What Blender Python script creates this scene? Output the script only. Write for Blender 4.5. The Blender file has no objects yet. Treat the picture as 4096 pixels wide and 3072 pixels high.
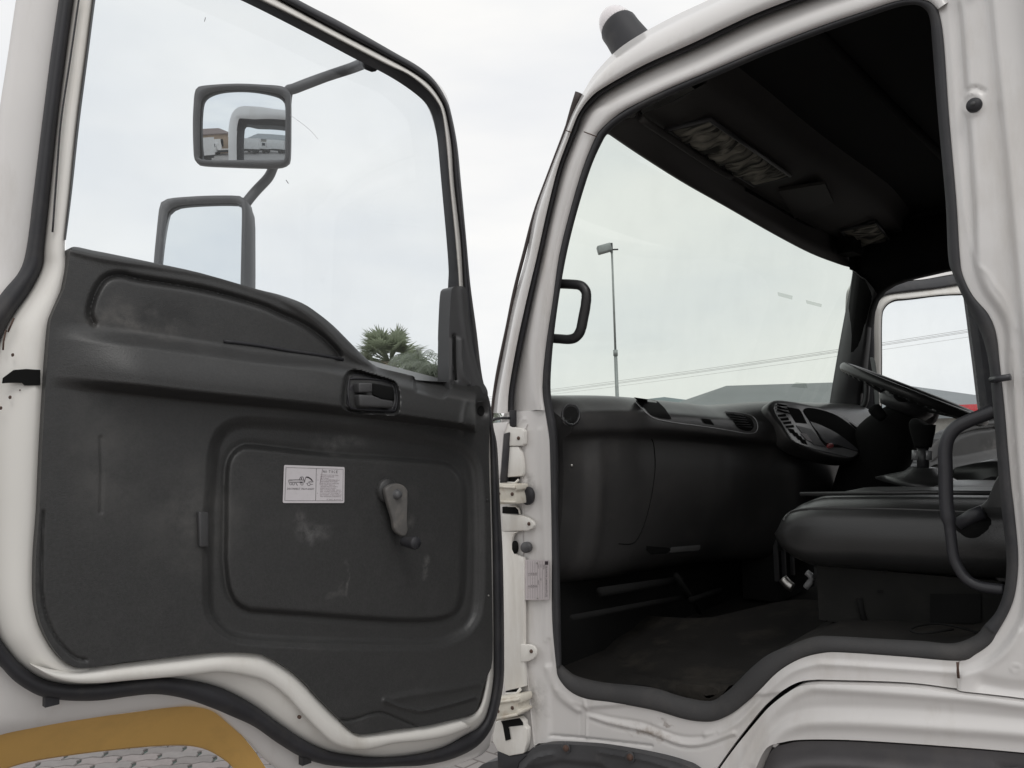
import bpy, bmesh, math, random
import numpy as np
from mathutils import Vector, Matrix
from mathutils.bvhtree import BVHTree
random.seed(7); rng = np.random.default_rng(7)
SC = bpy.context.scene
COL = SC.collection
# ------------------------------------------------------------------ camera, sky, sun, exposure
# world axes: x runs rearward along the truck, y across it (away from the camera), z up; metres
C = np.array([1.17, -1.5, 1.62]); F = 796.4
YAW = math.radians(40.8); PITCH = math.atan(49/796.4); ROLL = 0.03
fw = np.array([-math.sin(YAW)*math.cos(PITCH), math.cos(YAW)*math.cos(PITCH), math.sin(PITCH)])
rt = np.array([math.cos(YAW), math.sin(YAW), 0.0]); up = np.cross(rt, fw)
RI = rt*math.cos(ROLL) - up*math.sin(ROLL); UP = up*math.cos(ROLL) + rt*math.sin(ROLL)
cam = bpy.data.cameras.new('camera'); camo = bpy.data.objects.new('camera', cam); COL.objects.link(camo)
cam.sensor_width = 36; cam.lens = 28; cam.clip_start = 0.02; cam.clip_end = 3000
camo.matrix_world = Matrix(((RI[0], UP[0], -fw[0], C[0]), (RI[1], UP[1], -fw[1], C[1]), (RI[2], UP[2], -fw[2], C[2]), (0, 0, 0, 1)))
SC.camera = camo
W = bpy.data.worlds.new('World'); SC.world = W; W.use_nodes = True
nt = W.node_tree; nt.nodes.clear(); N = nt.nodes.new; L = nt.links.new
SUN_EL, SUN_AZ = math.radians(52), math.radians(125)
sky = N('ShaderNodeTexSky'); sky.sky_type = 'NISHITA'; sky.sun_disc = False; sky.sun_elevation = SUN_EL
sky.sun_rotation = SUN_AZ
b1 = N('ShaderNodeBackground'); b1.inputs[1].default_value = 0.1; L(sky.outputs[0], b1.inputs[0])
tc = N('ShaderNodeTexCoord'); mp = N('ShaderNodeMapping'); mp.inputs['Scale'].default_value = (1.0, 1.0, 3.4)
L(tc.outputs['Generated'], mp.inputs[0])
ns = N('ShaderNodeTexNoise'); ns.inputs['Scale'].default_value = 2.6; ns.inputs['Detail'].default_value = 5; ns.inputs['Roughness'].default_value = .5
L(mp.outputs[0], ns.inputs[0])
cr = N('ShaderNodeValToRGB'); cr.color_ramp.elements[0].position = .34; cr.color_ramp.elements[1].position = .64
cr.color_ramp.elements[0].color = (0.88, 0.89, 0.905, 1); cr.color_ramp.elements[1].color = (1.0, .99, .97, 1)
L(ns.outputs[0], cr.inputs[0])
b2 = N('ShaderNodeBackground'); b2.inputs[1].default_value = 1.02; L(cr.outputs[0], b2.inputs[0])
mx = N('ShaderNodeMixShader'); mx.inputs[0].default_value = .95; L(b1.outputs[0], mx.inputs[1]); L(b2.outputs[0], mx.inputs[2])
wo = N('ShaderNodeOutputWorld'); L(mx.outputs[0], wo.inputs[0])
sl = bpy.data.lights.new('sun', 'SUN'); sl.energy = 0.75; sl.angle = math.radians(25); sl.color = (1, .975, .94)
so = bpy.data.objects.new('sun', sl); COL.objects.link(so)
sd = Vector((math.cos(SUN_EL)*math.sin(SUN_AZ), math.cos(SUN_EL)*math.cos(SUN_AZ), math.sin(SUN_EL)))
so.rotation_euler = sd.to_track_quat('Z', 'Y').to_euler(); so.location = sd*50
SC.view_settings.view_transform = 'Standard'; SC.view_settings.look = 'None'
SC.view_settings.exposure = 0.0; SC.view_settings.gamma = 1.0; SC.view_settings.use_curve_mapping = False
SC.cycles.max_bounces = 10; SC.cycles.transparent_max_bounces = 16

# ------------------------------------------------------------------ measuring helpers: where a line of sight meets a real plane
def ray(x, y): return fw + RI*(x-512)/F - UP*(y-384)/F
def hit(x, y, n, o):
    n = np.array(n, float); o = np.array(o, float); d = ray(x, y); return C + d*(n @ (o-C))/(n @ d)
def YP(p, y0): return hit(p[0], p[1], (0, 1, 0), (0, y0, 0))
def XP(p, x0): return hit(p[0], p[1], (1, 0, 0), (x0, 0, 0))
def ZP(p, z0): return hit(p[0], p[1], (0, 0, 1), (0, 0, z0))
HINGE = np.array([0.0, -0.03, 0.0]); DD = np.array([-.04, -1, 0.0]); DD /= np.linalg.norm(DD)
DN = np.array([DD[1], -DD[0], 0.0])                # the door's outward side (away from the camera while open)
def D(p, w=0.0):                                   # -> door-local coordinates (along the door, -outward, height)
    P = hit(p[0], p[1], DN, HINGE + DN*w) - HINGE; return np.array([P @ DD, -w, P[2]])
def tt(i, j, pts): return [(256*i + x/6.48, 256*j + y/6.48) for x, y in pts]
def zz(x0, y0, s, pts): return [(x0 + x/s, y0 + y/s) for x, y in pts]
def cat(pts, sub=6, closed=False):                 # Catmull-Rom, `sub` points per span
    P = np.array(pts, float); n = len(P); out = []
    for i in range(n if closed else n-1):
        if closed: a, b, c, d = P[(i-1) % n], P[i], P[(i+1) % n], P[(i+2) % n]
        else: a, b, c, d = P[max(i-1, 0)], P[i], P[i+1], P[min(i+2, n-1)]
        for k in range(sub):
            t = k/sub
            out.append(.5*((2*b) + (c-a)*t + (2*a-5*b+4*c-d)*t*t + (3*b-a-3*c+d)*t**3))
    if not closed: out.append(P[-1])
    return np.array(out)
def rs(pts, n, sub=8, smooth=True):
    P = cat(pts, sub) if smooth else np.array(pts, float)
    s = np.r_[0, np.cumsum(np.linalg.norm(np.diff(P, axis=0), axis=1))]
    u = np.linspace(0, s[-1], n); return np.stack([np.interp(u, s, P[:, k]) for k in range(P.shape[1])], 1)

# ------------------------------------------------------------------ materials
def new_mat(name):
    m = bpy.data.materials.new(name); m.use_nodes = True; return m, m.node_tree, m.node_tree.nodes['Principled BSDF']
def pmat(name, col, rough=.5, var=.12, scale=6, dirt=None, dirt_amt=.3, dirt_scale=9, bump=.0, bscale=400, metal=0, spec=.5, coat=0, streak=False, tint2=None):
    m, t, p = new_mat(name); N = t.nodes.new; L = t.links.new
    tc = N('ShaderNodeTexCoord'); src = tc.outputs['Object']
    n1 = N('ShaderNodeTexNoise'); n1.inputs['Scale'].default_value = scale; n1.inputs['Detail'].default_value = 6; L(src, n1.inputs[0])
    r1 = N('ShaderNodeValToRGB'); r1.color_ramp.elements[0].position = .3; r1.color_ramp.elements[1].position = .7
    c = np.array(col); lo = c*(1-var); hi = np.minimum(c*(1+var), 1)
    if tint2 is not None: lo = np.array(tint2)
    r1.color_ramp.elements[0].color = (*lo, 1); r1.color_ramp.elements[1].color = (*hi, 1); L(n1.outputs[0], r1.inputs[0])
    colout = r1.outputs[0]
    if dirt is not None:
        m2 = N('ShaderNodeMapping'); m2.inputs['Scale'].default_value = (1, 1, .25) if streak else (1, 1, 1); L(src, m2.inputs[0])
        n2 = N('ShaderNodeTexNoise'); n2.inputs['Scale'].default_value = dirt_scale; n2.inputs['Detail'].default_value = 8; n2.inputs['Roughness'].default_value = .65
        L(m2.outputs[0], n2.inputs[0])
        r2 = N('ShaderNodeValToRGB'); r2.color_ramp.elements[0].position = .52; r2.color_ramp.elements[1].position = .78
        r2.color_ramp.elements[0].color = (0, 0, 0, 1); r2.color_ramp.elements[1].color = (dirt_amt,)*3 + (1,); L(n2.outputs[0], r2.inputs[0])
        mi = N('ShaderNodeMixRGB'); L(r2.outputs[0], mi.inputs[0]); L(colout, mi.inputs[1]); mi.inputs[2].default_value = (*dirt, 1); colout = mi.outputs[0]
    L(colout, p.inputs['Base Color'])
    r3 = N('ShaderNodeMapRange'); r3.inputs['To Min'].default_value = max(rough-.08, .02); r3.inputs['To Max'].default_value = min(rough+.1, 1)
    L(n1.outputs[0], r3.inputs['Value']); L(r3.outputs[0], p.inputs['Roughness'])
    p.inputs['Metallic'].default_value = metal; p.inputs['Specular IOR Level'].default_value = spec
    if coat: p.inputs['Coat Weight'].default_value = coat; p.inputs['Coat Roughness'].default_value = .12
    if bump:
        n3 = N('ShaderNodeTexNoise'); n3.inputs['Scale'].default_value = bscale; n3.inputs['Detail'].default_value = 3; L(src, n3.inputs[0])
        bp = N('ShaderNodeBump'); bp.inputs['Strength'].default_value = bump; bp.inputs['Distance'].default_value = .001
        L(n3.outputs[0], bp.inputs['Height']); L(bp.outputs[0], p.inputs['Normal'])
    return m
WHITE = pmat('white_paint', (.735, .715, .70), .34, .05, 3, dirt=(.42, .37, .31), dirt_amt=.55, dirt_scale=7, streak=True, coat=.6, bump=.015, bscale=60)
WHITE2 = pmat('white_paint_shut_face', (.78, .76, .72), .40, .05, 3, dirt=(.40, .33, .24), dirt_amt=.5, dirt_scale=6, streak=True, coat=.25)
RUBBER = pmat('black_rubber', (.022, .022, .026), .55, .25, 14, dirt=(.10, .09, .08), dirt_amt=.4, dirt_scale=12, bump=.1, bscale=300)
RUBBER2 = pmat('grey_rubber_ribbed', (.04, .04, .044), .7, .2, 10, dirt=(.12, .11, .10), dirt_amt=.4, bump=.15, bscale=260)
TRIM = pmat('charcoal_trim_plastic', (.0385, .0385, .0385), .40, .15, 260, dirt=(.065, .063, .062), dirt_amt=.4, dirt_scale=18, bump=.4, bscale=500)
TRIML = pmat('grey_trim_plastic', (.062, .062, .064), .45, .1, 6, bump=.25, bscale=900)
INT = pmat('dark_cab_plastic', (.034, .034, .036), .40, .15, 6, dirt=(.06, .055, .05), dirt_amt=.4, bump=.3, bscale=700)
DASHM = pmat('dashboard_plastic', (.040, .039, .039), .32, .12, 6, dirt=(.09, .085, .08), dirt_amt=.4, bump=.25, bscale=700)
INTG = pmat('grey_panel_plastic', (.30, .30, .305), .22, .1, 8, spec=.7)
DARK = pmat('black_lining', (.009, .009, .009), .9, .3, 8, spec=.15)
SHELF = pmat('brown_black_shelf', (.030, .0275, .026), .75, .2, 9, dirt=(.05, .045, .04), dirt_amt=.3)
MATT = pmat('floor_mat_rubber', (.0135, .0125, .0115), .85, .25, 7, spec=.25, dirt=(.06, .052, .042), dirt_amt=.6, dirt_scale=8, bump=.5, bscale=200)
SILLM = pmat('sill_strip_rubber', (.048, .047, .048), .72, .12, 8, dirt=(.12, .11, .10), dirt_amt=.4, dirt_scale=10, bump=.4, bscale=400)
SEAT = pmat('black_vinyl', (.028, .028, .028), .30, .15, 8, dirt=(.05, .05, .05), dirt_amt=.4, bump=.3, bscale=500)
LINER = pmat('mudguard_plastic', (.060, .060, .064), .6, .2, 5, dirt=(.17, .155, .145), dirt_amt=.7, dirt_scale=8, bump=.4, bscale=160)
YELLOW = pmat('ochre_primer', (.74, .45, .13), .6, .08, 4, dirt=(.42, .25, .08), dirt_amt=.5, dirt_scale=7, bump=.08, bscale=200)
CREAM = pmat('cream_hinge_paint', (.64, .605, .53), .42, .06, 12, dirt=(.36, .24, .13), dirt_amt=.6, dirt_scale=30)
RUST = pmat('rust', (.085, .05, .038), .8, .3, 80)
STEEL = pmat('steel', (.45, .44, .42), .35, .1, 30, metal=1)
BLKMET = pmat('black_bracket_paint', (.035, .035, .04), .4, .15, 20)
NET = pmat('grey_net_cloth', (.26, .25, .215), .9, .3, 30, bump=.6, bscale=120)
PAPER = pmat('sticker_vinyl', (.66, .63, .65), .5, .03, 20, dirt=(.45, .42, .42), dirt_amt=.3, dirt_scale=60)
INK = pmat('black_ink', (.035, .025, .03), .6)
INKR = pmat('faded_ink', (.20, .15, .17), .6)
PLATE = pmat('aluminium_plate', (.60, .55, .56), .4, .05, 60, dirt=(.4, .35, .33), dirt_amt=.5, dirt_scale=60, metal=.15)
RED = pmat('red_plastic', (.35, .05, .05), .3)
LAMPW = pmat('clear_lens', (.80, .76, .77), .12, .03, 90, coat=.5)
HOUSE = pmat('mirror_housing_plastic', (.085, .085, .09), .5, .08, 12, dirt=(.16, .16, .16), dirt_amt=.6, dirt_scale=18)
LABELY = pmat('yellow_mark', (.45, .35, .08), .6)
def smudged(base, name, marks):
    """a copy of a material with stains of their own at given places: (centre, radii, colour, amount, breakup)"""
    m = base.copy(); m.name = name; t = m.node_tree; p = t.nodes['Principled BSDF']; N = t.nodes.new; L = t.links.new
    col = p.inputs['Base Color'].links[0].from_socket; tc = N('ShaderNodeTexCoord')
    for c, r, cc, amt, brk in marks:
        mp = N('ShaderNodeMapping'); mp.vector_type = 'TEXTURE'; mp.inputs['Location'].default_value = c; mp.inputs['Scale'].default_value = r
        dn = N('ShaderNodeTexNoise'); dn.inputs['Scale'].default_value = 22; dn.inputs['Detail'].default_value = 5; L(tc.outputs['Object'], dn.inputs[0])
        ad = N('ShaderNodeMixRGB'); ad.blend_type = 'LINEAR_LIGHT'; ad.inputs[0].default_value = .035; L(tc.outputs['Object'], ad.inputs[1]); L(dn.outputs['Color'], ad.inputs[2]); L(ad.outputs[0], mp.inputs[0])
        g = N('ShaderNodeTexGradient'); g.gradient_type = 'SPHERICAL'; L(mp.outputs[0], g.inputs[0])
        n = N('ShaderNodeTexNoise'); n.inputs['Scale'].default_value = brk; n.inputs['Detail'].default_value = 9; n.inputs['Roughness'].default_value = .7; L(tc.outputs['Object'], n.inputs[0])
        rr = N('ShaderNodeMapRange'); rr.inputs['From Min'].default_value = .38; rr.inputs['From Max'].default_value = .62; L(n.outputs[0], rr.inputs['Value'])
        mu = N('ShaderNodeMath'); mu.operation = 'MULTIPLY'; L(g.outputs['Fac'], mu.inputs[0]); L(rr.outputs[0], mu.inputs[1])
        m2 = N('ShaderNodeMath'); m2.operation = 'MULTIPLY'; m2.use_clamp = True; m2.inputs[1].default_value = amt*2; L(mu.outputs[0], m2.inputs[0])
        mi = N('ShaderNodeMixRGB'); L(m2.outputs[0], mi.inputs[0]); L(col, mi.inputs[1]); mi.inputs[2].default_value = (*cc, 1); col = mi.outputs[0]
    L(col, p.inputs['Base Color']); return m
def glass(name, tint, refl=.9):
    m, t, p = new_mat(name); t.nodes.remove(p); N = t.nodes.new; L = t.links.new
    tr = N('ShaderNodeBsdfTransparent'); gl = N('ShaderNodeBsdfGlossy'); gl.inputs['Roughness'].default_value = .02
    gl.inputs[0].default_value = (refl, refl, refl, 1)
    tc = N('ShaderNodeTexCoord'); n = N('ShaderNodeTexNoise'); n.inputs['Scale'].default_value = 9; n.inputs['Detail'].default_value = 6; L(tc.outputs['Object'], n.inputs[0])
    r = N('ShaderNodeValToRGB'); r.color_ramp.elements[0].position = .45; r.color_ramp.elements[1].position = .8
    r.color_ramp.elements[0].color = (*tint, 1); r.color_ramp.elements[1].color = (*(np.array(tint)*.97), 1); L(n.outputs[0], r.inputs[0]); L(r.outputs[0], tr.inputs[0])
    lw = N('ShaderNodeLayerWeight'); lw.inputs[0].default_value = .5; pw = N('ShaderNodeMath'); pw.operation = 'POWER'; pw.inputs[1].default_value = 5; L(lw.outputs['Facing'], pw.inputs[0])
    fr = N('ShaderNodeMath'); fr.operation = 'MULTIPLY_ADD'; fr.inputs[1].default_value = .9; fr.inputs[2].default_value = .06; L(pw.outputs[0], fr.inputs[0])
    mx = N('ShaderNodeMixShader'); L(fr.outputs[0], mx.inputs[0]); L(tr.outputs[0], mx.inputs[1]); L(gl.outputs[0], mx.inputs[2])
    # thin film of dust on the pane
    df = N('ShaderNodeBsdfDiffuse'); df.inputs[0].default_value = (.6, .6, .58, 1); m2 = N('ShaderNodeMixShader'); m2.inputs[0].default_value = .03
    L(mx.outputs[0], m2.inputs[1]); L(df.outputs[0], m2.inputs[2])
    L(m2.outputs[0], t.nodes['Material Output'].inputs[0]); return m
GL_DOOR = glass('door_glass', (.915, .95, .97), .55); GL_WS = glass('windscreen_glass', (.875, .925, .88), .4); GL_FAR = glass('far_door_glass', (.84, .875, .85))
def mirror_mat():
    m, t, p = new_mat('mirror_silver'); p.inputs['Metallic'].default_value = 1; p.inputs['Roughness'].default_value = .015
    p.inputs['Base Color'].default_value = (.80, .84, .87, 1); return m
MIRR = mirror_mat()

# ------------------------------------------------------------------ mesh builders
def obj(name, verts, faces, mat, parent=None, smooth=True, label=None, kind=None, solid=0):
    me = bpy.data.meshes.new(name); me.from_pydata([tuple(map(float, v)) for v in verts], [], [tuple(map(int, f)) for f in faces])
    bm = bmesh.new(); bm.from_mesh(me)
    if solid: bmesh.ops.recalc_face_normals(bm, faces=bm.faces); bmesh.ops.solidify(bm, geom=bm.faces[:], thickness=solid)
    bmesh.ops.recalc_face_normals(bm, faces=bm.faces); bm.to_mesh(me); bm.free()
    me.materials.append(mat)
    if smooth: me.shade_smooth()
    o = bpy.data.objects.new(name, me); COL.objects.link(o)
    if parent is not None: o.parent = parent
    if label: o['label'] = label
    if kind: o['kind'] = kind
    return o
def sharp(o, ang=35):
    me = o.data; bm = bmesh.new(); bm.from_mesh(me)
    for e in bm.edges:
        if len(e.link_faces) == 2 and e.calc_face_angle(0) > math.radians(ang): e.smooth = False
    bm.to_mesh(me); bm.free(); return o
class MB:
    def __init__(s): s.v = []; s.f = []
    def add(s, v, f): k = len(s.v); s.v += [tuple(map(float, p)) for p in v]; s.f += [tuple(i+k for i in q) for q in f]; return s
    def box(s, c, h, R=None):
        c = np.array(c, float); P = [np.array((sx*h[0], sy*h[1], sz*h[2])) for sx in (-1, 1) for sy in (-1, 1) for sz in (-1, 1)]
        if R is not None: P = [R @ p for p in P]
        return s.add([c+p for p in P], [(0, 1, 3, 2), (4, 6, 7, 5), (0, 4, 5, 1), (2, 3, 7, 6), (0, 2, 6, 4), (1, 5, 7, 3)])
    def box2(s, a, b): a = np.array(a, float); b = np.array(b, float); return s.box((a+b)/2, abs(b-a)/2)
    def rings(s, R, closed=False, cap=False):
        n = len(R[0]); V = [p for r in R for p in r]; Fc = []
        for i in range(len(R)-1):
            for j in range(n if closed else n-1):
                a = i*n+j; b = i*n+(j+1) % n; Fc.append((a, b, b+n, a+n))
        if cap: Fc += [tuple(range(n)), tuple(range((len(R)-1)*n, len(R)*n))]
        return s.add(V, Fc)
    def tube(s, pts, r, n=10, cap=True, closed=False):
        P = [np.array(p, float) for p in pts]; m = len(P); R = []; ref = np.array((0.13, .21, .97))
        for i in range(m):
            if closed: d = P[(i+1) % m]-P[i-1]
            else: d = P[min(i+1, m-1)]-P[max(i-1, 0)]
            d = d/np.linalg.norm(d); u = np.cross(d, ref); u /= np.linalg.norm(u); v = np.cross(u, d); ref = v if False else ref
            rr = r[i] if hasattr(r, '__len__') else r
            rr = rr if hasattr(rr, '__len__') else (rr, rr)
            R.append([P[i] + u*math.cos(a)*rr[0] + v*math.sin(a)*rr[1] for a in np.linspace(0, 2*math.pi, n, endpoint=False)])
        if closed: R.append(R[0])
        return s.rings(R, True, cap and not closed)
    def prism(s, poly, vec):
        vec = np.array(vec, float); A = [np.array(p, float) for p in poly]; n = len(A)
        return s.add(A + [p+vec for p in A], [tuple(range(n)), tuple(range(n, 2*n))] + [(i, (i+1) % n, (i+1) % n+n, i+n) for i in range(n)])
    def build(s, name, mat, parent=None, smooth=False, **k): return obj(name, s.v, s.f, mat, parent, smooth, **k)
def bevel(o, w=.003, seg=2, ang=40):
    m = o.modifiers.new('bevel', 'BEVEL'); m.width = w; m.segments = seg; m.limit_method = 'ANGLE'; m.angle_limit = math.radians(ang); o.data.shade_smooth()
    m.harden_normals = False; return o
def ribbon(name, rings, mat, parent=None, closed=False, solid=0, **k):
    o = MB().rings(rings, closed).build(name, mat, parent, True, solid=solid, **k); return o
def segs(poly): P = np.array(poly, float); return P[:-1], P[1:]
def pdist(Q, poly):                                # distance of points Q to a polyline, nearest point
    A, B = segs(poly); best = np.full(len(Q), 1e9); near = np.zeros((len(Q), 2))
    for a, b in zip(A, B):
        ab = b-a; t = np.clip(((Q-a) @ ab)/max(ab @ ab, 1e-9), 0, 1); p = a + t[:, None]*ab; d = np.linalg.norm(Q-p, axis=1)
        m = d < best; best[m] = d[m]; near[m] = p[m]
    return best, near
def inside(Q, poly):
    P = np.array(poly, float); r = np.zeros(len(Q), bool); n = len(P)
    for i in range(n):
        x1, y1 = P[i]; x2, y2 = P[(i+1) % n]
        if y1 == y2: continue
        c = ((y1 > Q[:, 1]) != (y2 > Q[:, 1])) & (Q[:, 0] < (x2-x1)*(Q[:, 1]-y1)/(y2-y1) + x1); r ^= c
    return r
def ss(t): t = np.clip(t, 0, 1); return t*t*(3-2*t)
def heights(Q, feats):
    h = np.zeros(len(Q))
    for f in feats:
        if f[0] == 'ridge':                        # polyline, half width, height
            d, _ = pdist(Q, f[1]); h += f[3]*np.exp(-(d/f[2])**2)
        elif f[0] == 'round':                      # quarter-round falling away towards a polyline: width, drop
            d, _ = pdist(Q, f[1]); t = np.clip(1-d/f[2], 0, 1); h -= f[3]*(1-np.sqrt(np.maximum(1-t*t, 0)))
        elif f[0] == 'step':                       # polygon, edge blend, height inside
            d, _ = pdist(Q, list(f[1]) + [f[1][0]]); s = np.where(inside(Q, f[1]), d, -d); h += f[3]*ss(s/f[2]*.5+.5)
        elif f[0] == 'bulge':                      # top line, bottom line, height, fade-in x0,x1, fade-out x2,x3
            d1, _ = pdist(Q, f[1]); d2, _ = pdist(Q, f[2]); ins = inside(Q, list(f[1]) + list(f[2])[::-1])
            t = d1/(d1+d2+1e-6); k = ss(t/.28)*(.6+.4*ss(t/.7))*ss((1-t)/.2)
            fd = ss((Q[:, 0]-f[4][0])/(f[4][1]-f[4][0]))*ss((f[4][3]-Q[:, 0])/(f[4][3]-f[4][2])); h += np.where(ins, f[3]*k*fd, 0)
    return h
def relief(name, outline, feats, proj, mat, parent=None, step=2.0, skirt=.03, back=None, **k):
    """a pressed or moulded panel: a fine sheet inside an outline, raised or sunk by its features, with returned edges"""
    O = np.array(outline, float); lo = O.min(0)-step; hi = O.max(0)+step
    xs = np.arange(lo[0], hi[0]+step, step); ys = np.arange(lo[1], hi[1]+step, step); nx, ny = len(xs), len(ys)
    G = np.stack(np.meshgrid(xs, ys), -1).reshape(-1, 2); ins = inside(G, O)
    I = ins.reshape(ny, nx); cell = I[:-1, :-1] | I[1:, :-1] | I[:-1, 1:] | I[1:, 1:]
    out = ~ins; d, near = pdist(G[out], list(O) + [O[0]]); G2 = G.copy(); G2[out] = near
    h = heights(G2, feats); idx = -np.ones(nx*ny, int); V = []; Fc = []
    jj, ii = np.nonzero(cell)
    for j, i in zip(jj, ii):
        q = (j*nx+i, j*nx+i+1, (j+1)*nx+i+1, (j+1)*nx+i); r = []
        for a in q:
            if idx[a] < 0: idx[a] = len(V); V.append(a)
            r.append(idx[a])
        Fc.append(tuple(r))
    Vp = [proj(G2[a], h[a]) for a in V]; n0 = len(Vp)
    if skirt:
        cnt = {}
        for f in Fc:
            for a, b in zip(f, f[1:]+f[:1]): e = (min(a, b), max(a, b)); cnt[e] = cnt.get(e, 0)+1
        bmap = {}
        def low(a):
            if a not in bmap: bmap[a] = len(Vp); Vp.append(Vp[a] + np.array(back)*skirt if back is not None else proj(G2[V[a]], h[V[a]]-skirt))
            return bmap[a]
        for (a, b), c in list(cnt.items()):
            if c == 1: Fc.append((a, b, low(b), low(a)))
    me = bpy.data.meshes.new(name); me.from_pydata([tuple(map(float, v)) for v in Vp], [], Fc)
    bm = bmesh.new(); bm.from_mesh(me); bmesh.ops.remove_doubles(bm, verts=bm.verts, dist=1e-5); bmesh.ops.dissolve_degenerate(bm, dist=1e-6, edges=bm.edges)
    bmesh.ops.recalc_face_normals(bm, faces=bm.faces)
    for e in bm.edges:
        if len(e.link_faces) == 2 and e.calc_face_angle(0) > math.radians(50): e.smooth = False
    bm.to_mesh(me); bm.free(); me.materials.append(mat); me.shade_smooth()
    o = bpy.data.objects.new(name, me); COL.objects.link(o)
    if parent is not None: o.parent = parent
    for kk, v in k.items(): o[kk] = v
    return o
def empty(name, loc=(0, 0, 0), label=None, cat_=None, group=None, parent=None):
    o = bpy.data.objects.new(name, None); COL.objects.link(o); o.location = loc; o.empty_display_size = .2
    if label: o['label'] = label
    if cat_: o['category'] = cat_
    if group: o['group'] = group
    if parent: o.parent = parent
    return o
def tag(o, label, cat_, group=None):
    o['label'] = label; o['category'] = cat_
    if group: o['group'] = group
    return o
def text_mesh(items):
    """items: (string, x, y, height, width or None) in sheet units -> verts, faces of flat lettering"""
    V = []; Fc = []
    for s, x, y, hgt, wid in items:
        c = bpy.data.curves.new('lettering', 'FONT'); c.body = s; c.size = 1; c.resolution_u = 1
        o = bpy.data.objects.new('lettering', c); COL.objects.link(o)
        me = bpy.data.meshes.new_from_object(o.evaluated_get(bpy.context.evaluated_depsgraph_get()))
        v = np.array([p.co[:2] for p in me.vertices])
        if len(v):
            mn, mxx = v.min(0), v.max(0); sx = hgt/.73 if wid is None else wid/(mxx[0]-mn[0]); v = (v-[mn[0], 0])*[sx, hgt/.73] + [x, y]
            k = len(V); V += [tuple(p) for p in v]; Fc += [tuple(i+k for i in p.vertices) for p in me.polygons]
        bpy.data.objects.remove(o); bpy.data.curves.remove(c); bpy.data.meshes.remove(me)
    return V, Fc

# ================================================================== GROUND AND SKYLINE
m, t, p = new_mat('yard_paving'); Nn = t.nodes.new; Ln = t.links.new
tc = Nn('ShaderNodeTexCoord'); br = Nn('ShaderNodeTexBrick'); br.inputs['Scale'].default_value = 1; br.inputs['Brick Width'].default_value = .22; br.inputs['Row Height'].default_value = .11
br.inputs['Mortar Size'].default_value = .006; br.inputs['Color1'].default_value = (.36, .335, .32, 1); br.inputs['Color2'].default_value = (.29, .27, .26, 1); br.inputs['Mortar'].default_value = (.16, .14, .13, 1)
Ln(tc.outputs['Object'], br.inputs[0]); n = Nn('ShaderNodeTexNoise'); n.inputs['Scale'].default_value = .8; n.inputs['Detail'].default_value = 8; Ln(tc.outputs['Object'], n.inputs[0])
mi = Nn('ShaderNodeMixRGB'); mi.blend_type = 'MULTIPLY'; mi.inputs[0].default_value = .5; Ln(br.outputs[0], mi.inputs[1]); Ln(n.outputs[0], mi.inputs[2]); Ln(mi.outputs[0], p.inputs['Base Color']); p.inputs['Roughness'].default_value = .85
GROUND = m
PX0, PX1, PY0, PY1 = -4.1, -1.9, -.45, 1.35        # patch laid with separate pavers
gm = MB(); B = 1200
for a, b, c, d in ((-B, -B, B, PY0), (-B, PY1, B, B), (-B, PY0, PX0, PY1), (PX1, PY0, B, PY1)): gm.add([(a, b, 0), (c, b, 0), (c, d, 0), (a, d, 0)], [(0, 1, 2, 3)])
ground = gm.build('ground', GROUND, kind='structure')
BED = pmat('paver_bed_sand', (.08, .11, .10), .9)
obj('paver_bed', [(PX0, PY0, -.012), (PX1, PY0, -.012), (PX1, PY1, -.012), (PX0, PY1, -.012)], [(0, 1, 2, 3)], BED, ground)
PAVE = [pmat('paver_concrete_'+n_, c_, .85, .12, 14, dirt=(.17, .15, .14), dirt_amt=.5, dirt_scale=5, bump=.5, bscale=140) for n_, c_ in (('pinkish', (.235, .21, .205)), ('grey', (.215, .20, .195)), ('worn', (.185, .17, .165)))]
zig = []
Lp, Wp, sh = .20, .086, .016
top = [(0, 0), (.25, sh), (.5, 0), (.75, sh), (1, 0)]
outline = [(x*Lp, y) for x, y in top] + [(Lp, Wp*.5), (Lp-.012, Wp*.75)] + [(x*Lp, Wp+y) for x, y in top[::-1]] + [(0.012, Wp*.5)]
outline = [(x*(Lp-.006)/Lp, y*(1-.05)) for x, y in outline]
pmesh = []
for mt in PAVE:
    b = MB(); n = len(outline); cx, cy = Lp/2, Wp/2
    top_in = [((x-cx)*.965+cx, (y-cy)*.94+cy, 0) for x, y in outline]; V = top_in + [(x, y, -.005) for x, y in outline] + [(x, y, -.05) for x, y in outline]
    Fc = [tuple(range(n))] + [(i, (i+1) % n, (i+1) % n+n, i+n) for i in range(n)] + [(i+n, (i+1) % n+n, (i+1) % n+2*n, i+2*n) for i in range(n)]
    o = obj('paver', V, Fc, mt, ground, False); pmesh.append(o.data); bpy.data.objects.remove(o)
ang = math.radians(47); ca, sa = math.cos(ang), math.sin(ang); cands = []
for r in range(-30, 30):
    for q in range(-20, 20):
        lx = q*Lp + (r % 2)*Lp*.5; ly = r*Wp; x = -3.0 + lx*ca-ly*sa; y = .45 + lx*sa+ly*ca
        if PX0 < x < PX1-.03 and PY0 < y < PY1-.03:
            dist = abs(x+3.05) + abs(y-.45); cands.append((dist, x, y))
cands.sort()
for k, (dist, x, y) in enumerate(cands[:290]):
    o = bpy.data.objects.new('paver', pmesh[random.choice((0, 0, 1, 1, 2))]); COL.objects.link(o); o.parent = ground
    o.location = (x, y, random.uniform(-.002, .002)); o.rotation_euler = (random.uniform(-.006, .006), random.uniform(-.006, .006), ang)
rest = MB()
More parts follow.
